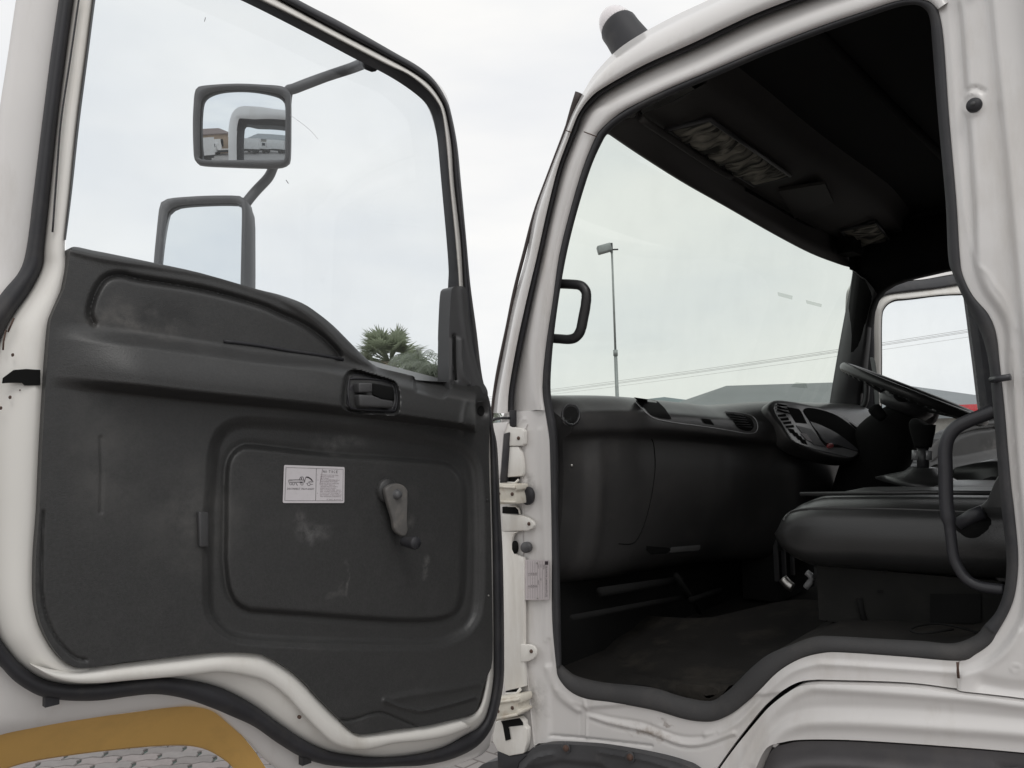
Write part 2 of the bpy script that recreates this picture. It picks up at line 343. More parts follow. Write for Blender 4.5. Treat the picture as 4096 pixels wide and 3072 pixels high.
for dist, x, y in cands[290:]:
    R = np.array(((ca, -sa), (sa, ca))); n = len(outline)
    P = [(*(R @ np.array(q) + [x, y]), 0) for q in outline]; rest.add(P, [tuple(range(n))])
if rest.v: rest.build('paver_rows', PAVE[1], ground, kind='stuff')

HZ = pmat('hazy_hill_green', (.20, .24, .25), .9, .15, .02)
rnd = np.random.default_rng(3); V = []; n = 120
for k in range(n+1):
    az = math.radians(-60 + 150*k/n); d = 620; hh = 8 + 15*(0.5+.5*math.sin(k*.21+2.1)) + 4*math.sin(k*.63) + rnd.random()*2.5
    x = C[0] + d*math.sin(az); y = C[1] + d*math.cos(az); V += [(x, y, -1), (x*.98, y*.98, hh*.5), (x, y, hh), (x*1.3, y*1.3, hh*.6)]
obj('hills', V, [(4*k+j, 4*k+4+j, 4*k+5+j, 4*k+1+j) for k in range(n) for j in range(3)], HZ, kind='structure')

def at(p, dist):                                   # point on a line of sight at a horizontal distance
    d = ray(*p); return C + d*dist/math.hypot(d[0], d[1])
# lamp post beyond the windscreen
GALV = pmat('galvanised_steel', (.30, .32, .32), .5, .12, 6, metal=.3)
top = at((611.5, 248), 24); root = empty('lamp_post', (top[0], top[1], 0), 'tall slim grey floodlight post standing beyond the windscreen', 'lamp post')
Zt = top[2]; joint = at((614.5, 352), 24)[2]
b = MB().tube([(0, 0, 0), (0, 0, joint)], [.06, .052], 12).tube([(0, 0, joint-.12), (0, 0, joint+.06)], [.068, .068], 12); b.build('lower_pole', GALV, root, True)
MB().tube([(0, 0, joint), (0.01, 0, Zt)], [.034, .030], 12).build('upper_pole', GALV, root, True)
h = MB(); vr = rt; vf = np.array([fw[0], fw[1], 0])
c0 = -vr*.22 + np.array((0, 0, .0))
R = np.stack([vr, vf/np.linalg.norm(vf), (0, 0, 1)], 1); tl = math.radians(14); R2 = R @ np.array(((math.cos(tl), 0, math.sin(tl)), (0, 1, 0), (-math.sin(tl), 0, math.cos(tl)))).T
h.box(c0+[0, 0, Zt-.02], (.21, .15, .12), R2); fo = h.build('floodlight_head', GALV, root); bevel(fo, .03)
MB().box(np.array((0, 0, Zt+.0)), (.035, .035, .15), R).box(vr*.1 + np.array((0, 0, Zt-.05)), (.10, .02, .02), R).build('bracket', BLKMET, root)
# power lines
WIRE = pmat('wire_grey', (.24, .22, .21), .7)
wires = [((545, 391), (832, 349.5), (866, 342.5), (976, 326.0)), ((545, 392.6), (832, 351.5), (866, 345.2), (976, 327.6)), ((545, 393.6), (832, 353.2), (866, 346.6), (976, 328.8)), ((545, 396), (832, 357.5), (866, 350), (976, 333.6))]
WL = ['uppermost of the power lines seen through the windscreen', 'second power line from the top, seen through the windscreen', 'third power line from the top, paired with the one just above it', 'lowest and thinnest of the power lines, hanging apart from the rest']
for k, w in enumerate(wires):
    a = at(w[0], 42); c = at(w[3], 30); a2 = a + (a-c)*.4; c2 = c + (c-a)*.8; pts = []
    for tq in np.linspace(0, 1, 30):
        P = a2*(1-tq) + c2*tq; P[2] -= 1.0*4*tq*(1-tq)*.35 - .25; pts.append(P)
    o = MB().tube(pts,   .0065 if k < 3 else .0045, 5).build('power_line', WIRE, None, True); tag(o, WL[k], 'power line', 'power lines beyond the windscreen')
# grey roofed shed beyond the windscreen
ROOFM = pmat('grey_roof_sheet', (.20, .215, .22), .7, .08, .6, dirt=(.26, .27, .27), dirt_amt=.5, dirt_scale=.4); WALLM = pmat('pale_wall', (.42, .40, .36), .85)
def shed(name, ctr, L_, W_, he, hr, yaw, roofm, wallm, label, cat_, hip=.25, windows=0):
    root = empty(name, ctr, label, cat_); root.rotation_euler = (0, 0, yaw)
    MB().box2((-L_/2, -W_/2, 0), (L_/2, W_/2, he)).build('wall', wallm, root)
    e = .5; r = MB(); hx = L_/2*(1-hip)
    V = [(-L_/2-e, -W_/2-e, he), (L_/2+e, -W_/2-e, he), (L_/2+e, W_/2+e, he), (-L_/2-e, W_/2+e, he), (-hx, 0, hr), (hx, 0, hr)]
    V += [(x, y, z+.18) for x, y, z in V]
    r.add(V, [(6, 7, 11, 10), (8, 9, 10, 11), (9, 6, 10), (7, 8, 11), (0, 1, 7, 6), (1, 2, 8, 7), (2, 3, 9, 8), (3, 0, 6, 9), (0, 3, 2, 1)])
    r.build('roof', roofm, root)
    for k in range(windows):
        x = -L_/2 + (k+.5)*L_/windows
        for sy in (-1, 1):
            f = MB().box2((x-.6, sy*W_/2-.04, he*.35), (x+.6, sy*W_/2+.04, he*.75)).build('window', DARK, root)
            MB().box2((x-.65, sy*W_/2-.07, he*.33), (x+.65, sy*W_/2+.07, he*.36)).build('sill', wallm, f)
    return root
apex = at((741, 389.5), 38); leftp = at((652, 398), 38)
sh1 = shed('workshop_building', (apex[0]+2.2, apex[1]+1.5, 0), 15, 12, at((741, 398.5), 38)[2]-1.2, apex[2], math.radians(40), ROOFM, WALLM, 'low workshop with a pale grey hipped roof beyond the dashboard', 'building', .55)
# red sign board, far right
c = at((969, 411.5), 26); rs_ = empty('sign_board', (c[0], c[1], 0), 'red sign board standing beyond the far door', 'sign'); rs_.rotation_euler = (0, 0, math.radians(20))
MB().box2((-.26, -.03, c[2]-.17), (.26, .03, c[2]+.2)).build('board', pmat('red_sign_paint', (.62, .03, .04), .5), rs_)
for sx in (-1, 1): MB().tube([(sx*.2, .05, 0), (sx*.2, .05, c[2])], .03, 8).build('post', GALV, rs_, True)
c = at((1001, 437), 14)
# ---- trees
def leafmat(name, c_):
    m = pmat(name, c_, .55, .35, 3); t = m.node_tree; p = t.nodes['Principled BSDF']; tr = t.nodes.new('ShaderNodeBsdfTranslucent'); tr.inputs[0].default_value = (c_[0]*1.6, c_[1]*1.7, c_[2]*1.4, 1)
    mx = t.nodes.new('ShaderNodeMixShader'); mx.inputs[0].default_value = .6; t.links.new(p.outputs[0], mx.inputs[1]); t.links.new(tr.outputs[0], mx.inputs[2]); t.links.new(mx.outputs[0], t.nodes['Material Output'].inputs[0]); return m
LEAF = [leafmat('palm_green_veiled_a', (.20, .215, .17)), leafmat('palm_green_veiled_b', (.22, .235, .21))]  # leaf colours lightened, putting the pale veil of the door glass into them
BARK = pmat('palm_bark', (.16, .13, .10), .9, .3, 6); DEAD = pmat('dry_frond', (.24, .20, .14), .9)
def fan_palm(base, zc, label, nf=46, size=1.0, fanw=True, seed=1):
    rr = random.Random(seed); root = empty('palm_tree', base, label, 'palm tree', 'palm trees beyond the door window')
    MB().tube([(0, 0, 0), (.05, 0, zc*.5), (0, 0, zc)], [.26*size, .22*size, .24*size], 12).build('trunk', BARK, root, True)
    b = MB(); dd_ = MB()
    for k in range(nf):
        az = rr.uniform(0, 2*math.pi); el = rr.uniform(-.7, 1.35); dry = el < -.35
        ax = np.array((math.cos(az)*math.cos(el), math.sin(az)*math.cos(el), math.sin(el))); stem = rr.uniform(.5, .85)*size; o_ = np.array((0, 0, zc)) + ax*stem
        T_ = dd_ if dry else b
        T_.tube([(0, 0, zc), o_], .018*size, 4)
        s1 = np.cross(ax, (0, 0, 1)); s1 /= np.linalg.norm(s1)+1e-6; s2 = np.cross(s1, ax)
        tw = rr.uniform(-.8, .8); sA = s1*math.cos(tw)+s2*math.sin(tw)
        for q in range(22):
            fa = math.radians(-85 + 170*q/21) + rr.uniform(-.04, .04); ln = size*rr.uniform(.6, .78)*(1-.2*abs(fa))
            d1 = ax*math.cos(fa) + sA*math.sin(fa); nrm = np.cross(ax, sA); wv = np.cross(d1, nrm); wv /= np.linalg.norm(wv)+1e-6
            e = o_ + d1*ln + np.array((0, 0, -.14*size*rr.random())); mid = o_ + d1*ln*.6
            T_.add([o_, mid + wv*.028*size, e, mid - wv*.028*size], [(0, 1, 2, 3)])
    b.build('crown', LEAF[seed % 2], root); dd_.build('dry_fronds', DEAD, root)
    return root
def feather_palm(base, zc, label, nf=22, size=1.6, seed=1, grp='palm trees beyond the door window'):
    rr = random.Random(seed); root = empty('palm_tree', base, label, 'palm tree', grp)
    MB().tube([(0, 0, 0), (.1, 0, zc*.5), (0, 0, zc)], [.15, .11, .1], 10).build('trunk', BARK, root, True)
    b = MB()
    for k in range(nf):
        az = 2*math.pi*k/nf + rr.uniform(-.2, .2); el0 = rr.uniform(.2, 1.45); ln = size*rr.uniform(.8, 1.15); P = []; pos = np.array((0, 0, zc)); el = el0
        for q in range(14):
            P.append(pos.copy()); pos = pos + np.array((math.cos(az)*math.cos(el), math.sin(az)*math.cos(el), math.sin(el)))*ln/13; el -= .13 + .05*rr.random()
        b.tube(P, np.linspace(.02, .006, 14), 4)
        for q in range(2, 14):
            dq = P[q]-P[q-1]; dq /= np.linalg.norm(dq); sd_ = np.cross(dq, (0, 0, 1)); sd_ /= np.linalg.norm(sd_)+1e-6
            for h_ in (0, .5):
                o_ = P[q-1]*(1-h_)+P[q]*h_
                for s_ in (-1, 1):
                    e = o_ + sd_*s_*ln*.24*(1-.5*q/14) + dq*.12 + np.array((0, 0, -.16*rr.uniform(.5, 1.2)*size))
                    b.add([o_, (o_+e)/2 + dq*.018, e, (o_+e)/2 - dq*.018], [(0, 1, 2, 3)])
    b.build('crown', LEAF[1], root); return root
def placed(f, px, dist, label, **k):
    P = at(px, dist); return f((P[0], P[1], 0), P[2], label, **k)
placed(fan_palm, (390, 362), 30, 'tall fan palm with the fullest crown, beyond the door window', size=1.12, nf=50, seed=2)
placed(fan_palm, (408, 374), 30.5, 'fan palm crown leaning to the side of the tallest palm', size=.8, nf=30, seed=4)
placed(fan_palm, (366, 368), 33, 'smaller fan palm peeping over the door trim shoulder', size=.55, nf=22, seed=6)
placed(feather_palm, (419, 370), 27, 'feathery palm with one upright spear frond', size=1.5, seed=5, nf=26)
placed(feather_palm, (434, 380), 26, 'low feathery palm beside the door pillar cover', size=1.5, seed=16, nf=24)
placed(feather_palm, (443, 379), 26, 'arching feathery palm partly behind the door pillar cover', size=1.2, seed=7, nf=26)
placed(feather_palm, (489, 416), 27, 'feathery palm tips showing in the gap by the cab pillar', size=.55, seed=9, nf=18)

# ================================================================== THE TRUCK
truck = empty('truck', (0, 0, 0), 'white forward-control truck with both cab doors standing open', 'truck')
# ---- near side of the cab: ring of stations round the door opening (inner lip, outer lip)
ST = [((561.4, 664.8), (556.3, 667.9)), ((560.8, 620), (552.1, 620)), ((559.5, 558.3), (551.8, 558.3)), ((558.3, 512), (551.2, 512)), ((558.3, 441.2), (549.5, 441.2)), ((553.4, 410.3), (544.9, 410.3)),
      ((550.6, 387.2), (542.4, 387.2)), ((552.7, 348.6), (545.5, 348.6)), ((558.3, 302.3), (552.4, 302.3)), ((566.3, 256), (559, 256)), ((576.8, 213), (569.9, 211.4)), ((590.7, 168.2), (582.2, 169.8)),
      ((602.3, 142), (594.6, 138.9)), ((608.5, 133), (600.7, 129.6)), ((620, 122.7), (612.3, 118.8)), ((643.2, 108.8), (635.5, 104.2)), ((674, 94.1), (667.9, 88.7)), ((712.6, 77.9), (708, 71.8)), ((768, 54), (765, 47.8)),
      ((822, 33.2), (820.5, 26.2)), ((876, 14.2), (873, 8.5)), ((899.2, 6.9), (897.6, .8)), ((914.6, 4.9), (916, -.8)), ((923.9, 8.5), (929.3, 1.5)), ((929.7, 18.5), (937.8, 9.3)), ((932.4, 46.3), (943.6, 38.6)),
      ((937.8, 115.7), (948.9, 114.2)), ((945.5, 200.6), (956.3, 199)), ((948.1, 256), (959.8, 256)), ((952.4, 273), (963.2, 276)), ((960.9, 293), (973.2, 296.1)), ((973.2, 317.7), (988.7, 314.6)), ((982.5, 337.8), (996.4, 334.7)),
      ((988.7, 364), (999.8, 364)), ((992.5, 402.6), (1004.1, 402.6)), ((996.4, 448.9), (1008, 448.9)), ((999.5, 487.5), (1011.5, 487.5)), ((1001.8, 512), (1014.5, 512)), ((1006.4, 558), (1018.3, 556.8)), ((1004.1, 589.2), (1015.7, 590.7)),
      ((996.4, 610.8), (1008.7, 612.3)), ((984, 625.4), (996.4, 633.9))]
SILL = [((984, 625.4), (996.4, 633.9)), ((974.8, 635.5), (990.2, 644)), ((953.2, 643.2), (976.3, 654)), ((922.3, 640.9), (959.4, 661)), ((891.5, 639.3), (906.9, 657)), ((837.4, 636.2), (845.2, 652.7)), ((814.3, 636.7), (822, 653.2)),
        ((791, 644.7), (798.9, 659.4)), ((768, 654.7), (777.3, 672.5)), ((751.2, 667.9), (758.9, 691)), ((735.8, 683.3), (740.4, 707.2)), ((723.4, 694), (728, 715.7)), ((709.5, 701), (711, 721.6)), ((681.8, 696.4), (686.4, 719.6)),
        ((650.9, 687.2), (654, 710.3)), ((604.6, 682.5), (612.3, 702.6)), ((578.4, 676.4), (586, 699)), ((569, 671), (569, 691)), ((563, 665.6), (558.3, 677.9)), ((561.4, 664.8), (556.3, 667.9))]
def tumble(z): return max(0, z-1.9)*.05
def SP(p, y):                                      # the cab side, leaning in slightly above the belt line
    P = YP(p, y)
    for _ in range(3): P = YP(p, y + tumble(P[2]))
    return P
sin_ = cat([a for a, b in ST], 5); sout = cat([b for a, b in ST], 5)
mid1 = sin_*.75+sout*.25; mid2 = sin_*.35+sout*.65
lipc = np.array([(SP(p, .06)) for p in sin_]); lcen = lipc.mean(0)
def outv(R_, k, dy):
    r = []
    for p in R_:
        v = (p-lcen)*np.array((1.6, 0, 1)); v /= np.linalg.norm(v); r.append(p + v*k + np.array((0, dy, 0)))
    return r
seal = ribbon('door_seal', [outv(lipc, .10, .07), [SP(p, .06) for p in sin_], [SP(p, .022) for p in sin_], [SP(p, .004) for p in mid1], [SP(p, -.003) for p in mid2], [SP(p, .003) for p in sout], [SP(p, .03) for p in sout]], RUBBER2, truck, label='ribbed black rubber seal round the door opening')
# fine ribs of the seal on the rear pillar
lin = cat([a for a, b in SILL], 5); lout = cat([b for a, b in SILL], 5); lm = lin*.8+lout*.2; lm2 = lin*.15+lout*.85
ribbon('sill_strip', [[SP(p, .10)-np.array((0, 0, .004)) for p in lin], [SP(p, .03) for p in lin], [SP(p, .012) for p in lm], [SP(p, .001) for p in lm2], [SP(p, .006) for p in lout], [SP(p, .03) for p in lout]], SILLM, truck)

# A pillar and roof rail: b (seal), c (crease), d / e (groove), f (outline of outer skin)
AR = [((544.9, 410.3), (536, 410), (513.6, 413.5), (507.8, 413.5), (493, 413)), ((542.4, 387.2), (532, 388), (514.4, 390), (508.9, 390), (496, 390)), ((545.5, 348.6), (530, 347), (522.3, 346), (516.5, 346), (504.5, 346)),
      ((552.4, 302.3), (537, 302), (531.5, 302), (526, 302), (513.5, 302)), ((559, 256), (547, 256), (541.5, 256), (537, 256), (526, 256)), ((569.9, 211.4), (557, 211), (551.4, 212), (546.7, 212), (535, 212)),
      ((582.2, 169.8), (569, 169), (562, 169), (557.5, 169), (550.6, 169)), ((594.6, 138.9), (580.5, 139), (572.5, 141), (568, 140), (562, 140)), ((600.7, 129.6), (583.8, 132.5), (577, 131), (571.7, 130), (566.4, 128.5)),
      ((612.3, 118.8), (596, 112), (583, 114.5), (579, 113), (573.5, 111)), ((623, 111), (608.5, 106), (595.3, 100.3), (591.5, 96.5), (584.5, 90)), ((635.5, 104.2), (624.5, 98), (611, 88.8), (608, 84.8), (597.6, 70.2)),
      ((667.9, 88.7), (658.6, 83.3), (647.8, 69), (644.7, 64.6), (623, 45.5)), ((708, 71.8), (704.9, 63.3), (697.2, 47), (694, 42.4), (666.3, 20)), ((765, 47.8), (759, 37), (752.7, 20.5), (750.4, 15.8), (715, -3)),
      ((820.5, 26.2), (815, 14), (805, .5), (801, -4), (770, -28)), ((873, 8.5), (868, -4), (860, -18), (856, -23), (830, -48)), ((897.6, .8), (895, -12), (893, -26), (890, -31), (876, -58)), ((916, -.8), (917, -13), (919, -29), (919, -34), (920, -62)),
      ((929.3, 1.5), (936, -10), (948, -25), (951, -30), (975, -60)), ((937.8, 9.3), (945, 4), (962, -4), (966, -6), (1000, -20))]
cols = [cat([r[k] for r in AR], 6) for k in range(5)]
def ringS(px, y): return [SP(p, y) for p in px]
b_, c_, d_, e_, f_ = cols
ribbon('pillar_and_roof_rail', [ringS(b_, .03), ringS(b_, .0), ringS(b_*.55+c_*.45, -.006), ringS(c_, -.004), ringS(c_*.6+d_*.4, .014), ringS(d_, .022), ringS(d_, .05)], WHITE, truck)
ribbon('drip_rubber', [ringS(d_, .03), ringS(d_, .012), ringS(d_*.5+e_*.5, .002), ringS(e_, .008), ringS(e_, .03)], RUBBER, truck)
fo3 = ringS(f_, .05); inn = [p + np.array((.02, .25, .03)) for p in fo3]; inn2 = [p + np.array((.05, .9, .05)) for p in fo3]; inn3 = [np.array((p[0]+.05, 1.9-p[1], p[2])) + np.array((0, 0, 0)) for p in fo3]
ribbon('outer_skin_rail', [ringS(e_, .03), ringS(e_, -.012), ringS(e_*.7+f_*.3, -.018), ringS(e_*.35+f_*.65, -.004), fo3, [p + np.array((.012, .05, .004)) for p in fo3]], WHITE, truck)
# roof skin above the door, from the rail across the cab
nr = 6*8
ra = fo3[nr:]
rows = []
for tq in np.linspace(0, 1, 9):
    rows.append([np.array((p[0] + .014 + .05*math.sin(math.pi*tq), (p[1]+.05)*(1-tq) + (1.9-p[1])*tq, p[2] + .006 + .06*math.sin(math.pi*tq)**.8)) for p in ra])
ribbon('roof', rows, WHITE, truck, solid=.004)
# weld joints across the A pillar
for a, b, y in (((566.3, 130.6), (571.4, 132.4), -.0195), ((584, 131.8), (596.5, 136.6), -.009)):
    MB().tube([SP(a, y), SP(((a[0]+b[0])/2, (a[1]+b[1])/2), y-.002), SP(b, y)], .0013, 6).build('weld_seam', RUST, truck, True)
# windscreen rubber seen edge-on outside the pillar
wr = rs([(579, 93), (572.5, 110), (565.2, 131), (547.5, 177.5), (535, 212), (524.5, 252), (518.5, 274.7), (513, 297.8), (507.3, 326.8), (502.3, 350), (497.6, 373), (494, 396), (491.5, 419)], 40)
MB().tube([SP(p, .05) for p in wr], [.0048 + .006*max(0, 1-i/4) for i in range(40)], 8).build('windscreen_rubber', pmat('aged_brown_rubber', (.055, .042, .04), .6), truck, True)

# marker lamp on the roof
yl = .16
base_px = tt(2, 0, [(590, 190), (597, 150), (625, 115), (670, 98), (715, 94), (760, 103), (795, 122), (840, 170), (900, 240), (760, 360), (700, 340), (650, 298), (610, 255)])
cA = YP(tt(2, 0, [(692, 180)])[0], yl); cB = YP(tt(2, 0, [(800, 330)])[0], yl); ax = cB-cA; ax /= np.linalg.norm(ax)
mk = MB(); hb = SC
P0 = cA; u_ = np.cross(ax, (0, 1, 0)); u_ /= np.linalg.norm(u_); v_ = np.cross(ax, u_)
def ringc(c, r, n=28, e=1.0): return [c + u_*math.cos(a)*r + v_*math.sin(a)*r*e for a in np.linspace(0, 2*math.pi, n, endpoint=False)]
mpp = np.linalg.norm(YP((616, 20), yl)-YP((617, 20), yl)); r0 = 15.3*mpp
hous = MB().rings([ringc(cA-ax*.012, r0*.82), ringc(cA-ax*.006, r0*.95), ringc(cA, r0), ringc(cA+ax*.02, r0*1.0), ringc(cA+ax*.15, r0*1.2)], True).build('marker_lamp_housing', RUBBER, truck, True)
lens = MB().rings([ringc(cA-ax*.006, r0*.90)] + [ringc(cA-ax*(.008+.056*math.sin(t_)), r0*.90*math.cos(t_)) for t_ in np.linspace(0, 1.5, 9)], True, True).build('lens', LAMPW, hous, True)
ribs = MB()
for a in np.linspace(0, 2*math.pi, 36, endpoint=False):
    d = u_*math.cos(a)+v_*math.sin(a); ribs.tube([cA-ax*.01+d*r0*.90, cA-ax*.038+d*r0*.72], .0007, 4)
ribs.build('lens_ribs', LAMPW, hous, True)

# ---- rear pillar panel
BO = [b for a, b in ST[23:]]
gap = [(1110, 708), (1060, 701), (1024, 696.6), (957.8, 688.6), (906.9, 682.4), (829.7, 679.8), (814.3, 679.8), (798.9, 682), (783.4, 690), (768, 702.4), (757.5, 713.6), (734.4, 743), (716.5, 768), (700, 792)]
out_b = [tuple(p) for p in cat(BO, 4)] + [(990.2, 644), (976.3, 654), (959.4, 661), (957.8, 688.6), (1024, 696.6), (1110, 708), (1110, -45), (930, -45)]
cr2 = cat([(930, -40), (955, -12), (961, 8), (964, 40), (969, 115), (975, 200), (976.5, 256), (980, 276), (988, 294), (1002, 314), (1008.5, 334), (1009.3, 364), (1012.5, 402), (1016, 449), (1019, 487), (1022, 512), (1026, 557), (1026, 590), (1022, 618), (1005, 645), (985, 664), (958, 672)], 4)
cr3 = cat([(985, -45), (992, 0), (996.4, 46), (1005.7, 139), (1016.5, 256), (1030, 400), (1042, 520), (1045, 600), (1060, 700)], 4)
line_in = cat([(947, 0), (952.4, 61), (959.4, 154), (966, 220), (976, 262), (987, 272), (996.4, 286.5), (1007, 301), (1018, 330)], 4)
featsB = [('step', [tuple(p) for p in cr2] + [(958, 720), (1200, 720), (1200, -80), (930, -80)], 5, .012), ('step', [tuple(p) for p in cr3] + [(1200, 700), (1200, -80), (985, -80)], 5, .014),
          ('ridge', line_in, 2.2, .0014), ('ridge', [(968, 60), (973, 200), (978, 256)], 1.3, -.0012),
          ('ridge', [tuple(p) for p in np.array([(1017.2 + 4.2*math.cos(a), 667 + 4.2*math.sin(a)) for a in np.linspace(0, 6.28, 20)])], .8, .0018),
          ('ridge', [(974 + 10*math.cos(a), 106 + 10*math.sin(a)) for a in np.linspace(0, 6.28, 24)], 2.2, .003), ('ridge', [(968, 91.5), (978, 89.5), (986, 93)], 2, -.004),
          ('ridge', [(957.8, 664), (958.5, 680)], 1, .001), ('ridge', [(1012, 352), (1013.5, 420), (1020, 500)], 1.2, -.003), ('ridge', cat([(950, 672), (965, 671), (985, 664), (1008, 650), (1020, 630)], 4), 4, .003), ('ridge', [(985, 683), (1010, 688), (1040, 690)], 7, -.008)]
def sideproj(y0):
    def f(q, h): P = SP(q, y0); return P + np.array((0, -h, 0))
    return f
bpil = relief('rear_pillar_panel', out_b, featsB, sideproj(.006), WHITE, truck, 2.2, .04)
def disc(name, c, r, mat, parent, n=24, e=1.0, nrm=(0, -1, 0), dome=.0, thick=.004, label=None):
    nrm = np.array(nrm, float); nrm /= np.linalg.norm(nrm); a1 = np.cross(nrm, (0, 0, 1)); a1 /= np.linalg.norm(a1); a2 = np.cross(a1, nrm); c = np.array(c)
    R = [[c - nrm*thick + a1*r*math.cos(a) + a2*r*e*math.sin(a) for a in np.linspace(0, 2*math.pi, n, endpoint=False)]]
    for q in np.linspace(0, 1.45, 6): R.append([c + nrm*dome*math.sin(q) + a1*r*math.cos(q)*math.cos(a) + a2*r*e*math.cos(q)*math.sin(a) for a in np.linspace(0, 2*math.pi, n, endpoint=False)])
    o = MB().rings(R, True, True).build(name, mat, parent, True, label=label); return o
def px_r(p, y, rp): return rp*np.linalg.norm(YP(p, y)-YP((p[0], p[1]+1), y))
cbuf = SP((974, 105), -.012); disc('bump_stop', cbuf, px_r((974, 105), 0, 7.2), RUBBER, truck, dome=.008, label='round black rubber bump stop on the pillar')
MB().tube([cbuf + np.array((0, -.0085, 0)), cbuf + np.array((0, -.006, 0))], .004, 10).build('bolt', TRIML, truck, True)
MB().tube([SP((992, 379.5), .0), SP((1000, 378.5), -.02), SP((1010.5, 377), -.022)], .0055, 10).build('striker_pin', BLKMET, truck, True)
MB().tube([SP((957.6, 662), -.008), SP((957.9, 672), -.012), SP((958.6, 678), -.011)], .0022, 6).build('sealant_crack', RUST, truck, True, label='rusty sealant crack above the wheel arch')

# ---- hinge pillar and sill panel (one pressing)
low = [tuple(p) for p in cat([(1024, 696.6), (957.8, 688.6), (906.9, 682.4), (829.7, 679.8), (814.3, 679.8), (798.9, 682), (783.4, 690), (768, 702.4), (757.5, 713.6), (734.4, 743), (716.5, 768), (702, 790)], 4)][4:]
bot = [(702, 790), (697, 770), (681.8, 762), (650.9, 753.5), (604.6, 745.3), (575, 742.8), (552, 742), (538.2, 743.5), (532, 748), (525.9, 754.3), (520, 762), (502, 772)]
left = [(500, 700), (500, 500), (497, 430), (505, 412)]
rightA = [b for a, b in ST[:6]][::-1]; lip = [tuple(p) for p in cat([b for a, b in SILL[::-1]], 4)]
lip = lip[:-4*3]                                  # stop where the rear panel takes over
outl = rightA + lip + [(957.8, 661.5)] + low + bot + left
rib1 = cat(zz(512, 640, 8.64, [(640, 630), (860, 680), (1100, 720), (1250, 775), (1400, 830), (1520, 850), (1670, 840), (1760, 810)]), 4); rib2 = cat(zz(512, 640, 8.64, [(680, 685), (850, 740), (1100, 795), (1250, 845), (1400, 905), (1530, 928), (1680, 910), (1900, 830)]), 4)
crl = cat([(957.8, 672.5), (891.5, 667.9), (829.7, 664), (814, 664.8), (791, 672.5), (768, 691), (752, 708), (738, 722), (722, 732), (705, 736)], 4)
featsS = [('ridge', rib1, 1.8, -.0022), ('ridge', rib2-[0, 2.2], 2.8, .004), ('ridge', rib2+[0, 1.6], 1.8, -.003), ('ridge', crl, 3.4, .0045),
          ('ridge', cat([(549, 668), (555, 690), (566, 702), (578, 710)], 4), 3.5, .006), ('step', [(549, 640), (549, 745), (800, 790), (830, 690), (586, 709), (570, 703), (556, 690)], 3, -.006),
          ('ridge', [(584, 700), (586, 709), (585, 739)], 1.1, .0028), ('ridge', [(579, 712), (578.5, 738)], .9, -.0015), ('ridge', [(550, 736.5), (575, 738.5), (650, 747)], 1.4, -.004),
          ('ridge', [(505, 470), (540, 470)], .1, 0), ('ridge', cat([(541, 430), (543, 500), (545.5, 560), (546, 640)], 3), 2.5, .002), ('ridge', [(517, 425), (524, 419)], 1.4, .003),
          ('ridge', [(660, 724), (662, 722)], 2.5, -.0015)]
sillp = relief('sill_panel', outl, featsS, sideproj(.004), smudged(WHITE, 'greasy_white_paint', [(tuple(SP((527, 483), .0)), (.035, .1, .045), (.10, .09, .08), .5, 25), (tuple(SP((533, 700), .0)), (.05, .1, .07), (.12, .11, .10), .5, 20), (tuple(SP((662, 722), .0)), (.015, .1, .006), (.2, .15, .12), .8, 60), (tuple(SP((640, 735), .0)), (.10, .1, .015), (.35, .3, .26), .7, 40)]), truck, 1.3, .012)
# wheel-arch flare panel below the shut line
fl = [tuple(p) for p in cat([(1110, 713), (1060, 706), (1024, 701.6), (957.8, 693.4), (906.9, 687), (829.7, 684.2), (814.3, 684.2), (799.5, 686.2), (785.5, 694), (771, 705.4), (760.5, 716.6), (737, 745), (719.5, 769), (705, 792)], 4)]
fb = [tuple(p) for p in cat([(745, 800), (757, 768), (768, 747), (783, 742), (806, 739.5), (860, 740.4), (953, 746.6), (1024, 752.7), (1110, 762)], 4)]
flr = relief('wheel_arch_flare', fl + fb[::1], [('ridge', cat([(1110, 716), (1024, 705), (957, 697), (830, 688), (806, 690), (785, 702), (768, 720), (750, 750), (738, 775)], 4), 5, .006), ('ridge', cat([(1110, 742), (1024, 733), (957, 728), (850, 722), (800, 724), (775, 738), (758, 765)], 4), 7, .007), ('ridge', cat([(1110, 728), (957, 712), (850, 706), (800, 710), (770, 730), (750, 765)], 4), 5, -.002)], sideproj(-.012), WHITE, truck, 2.2, .05)
disc('bolt', SP((1017.2, 667), -.0), .0032, STEEL, truck, dome=.001)
# black shut line behind the gap
ribbon('shut_line_gap', [[SP(p, .03) for p in cat(gap, 4)], [SP((p[0]+4, p[1]+6), .03) for p in cat(gap, 4)]], DARK, truck)
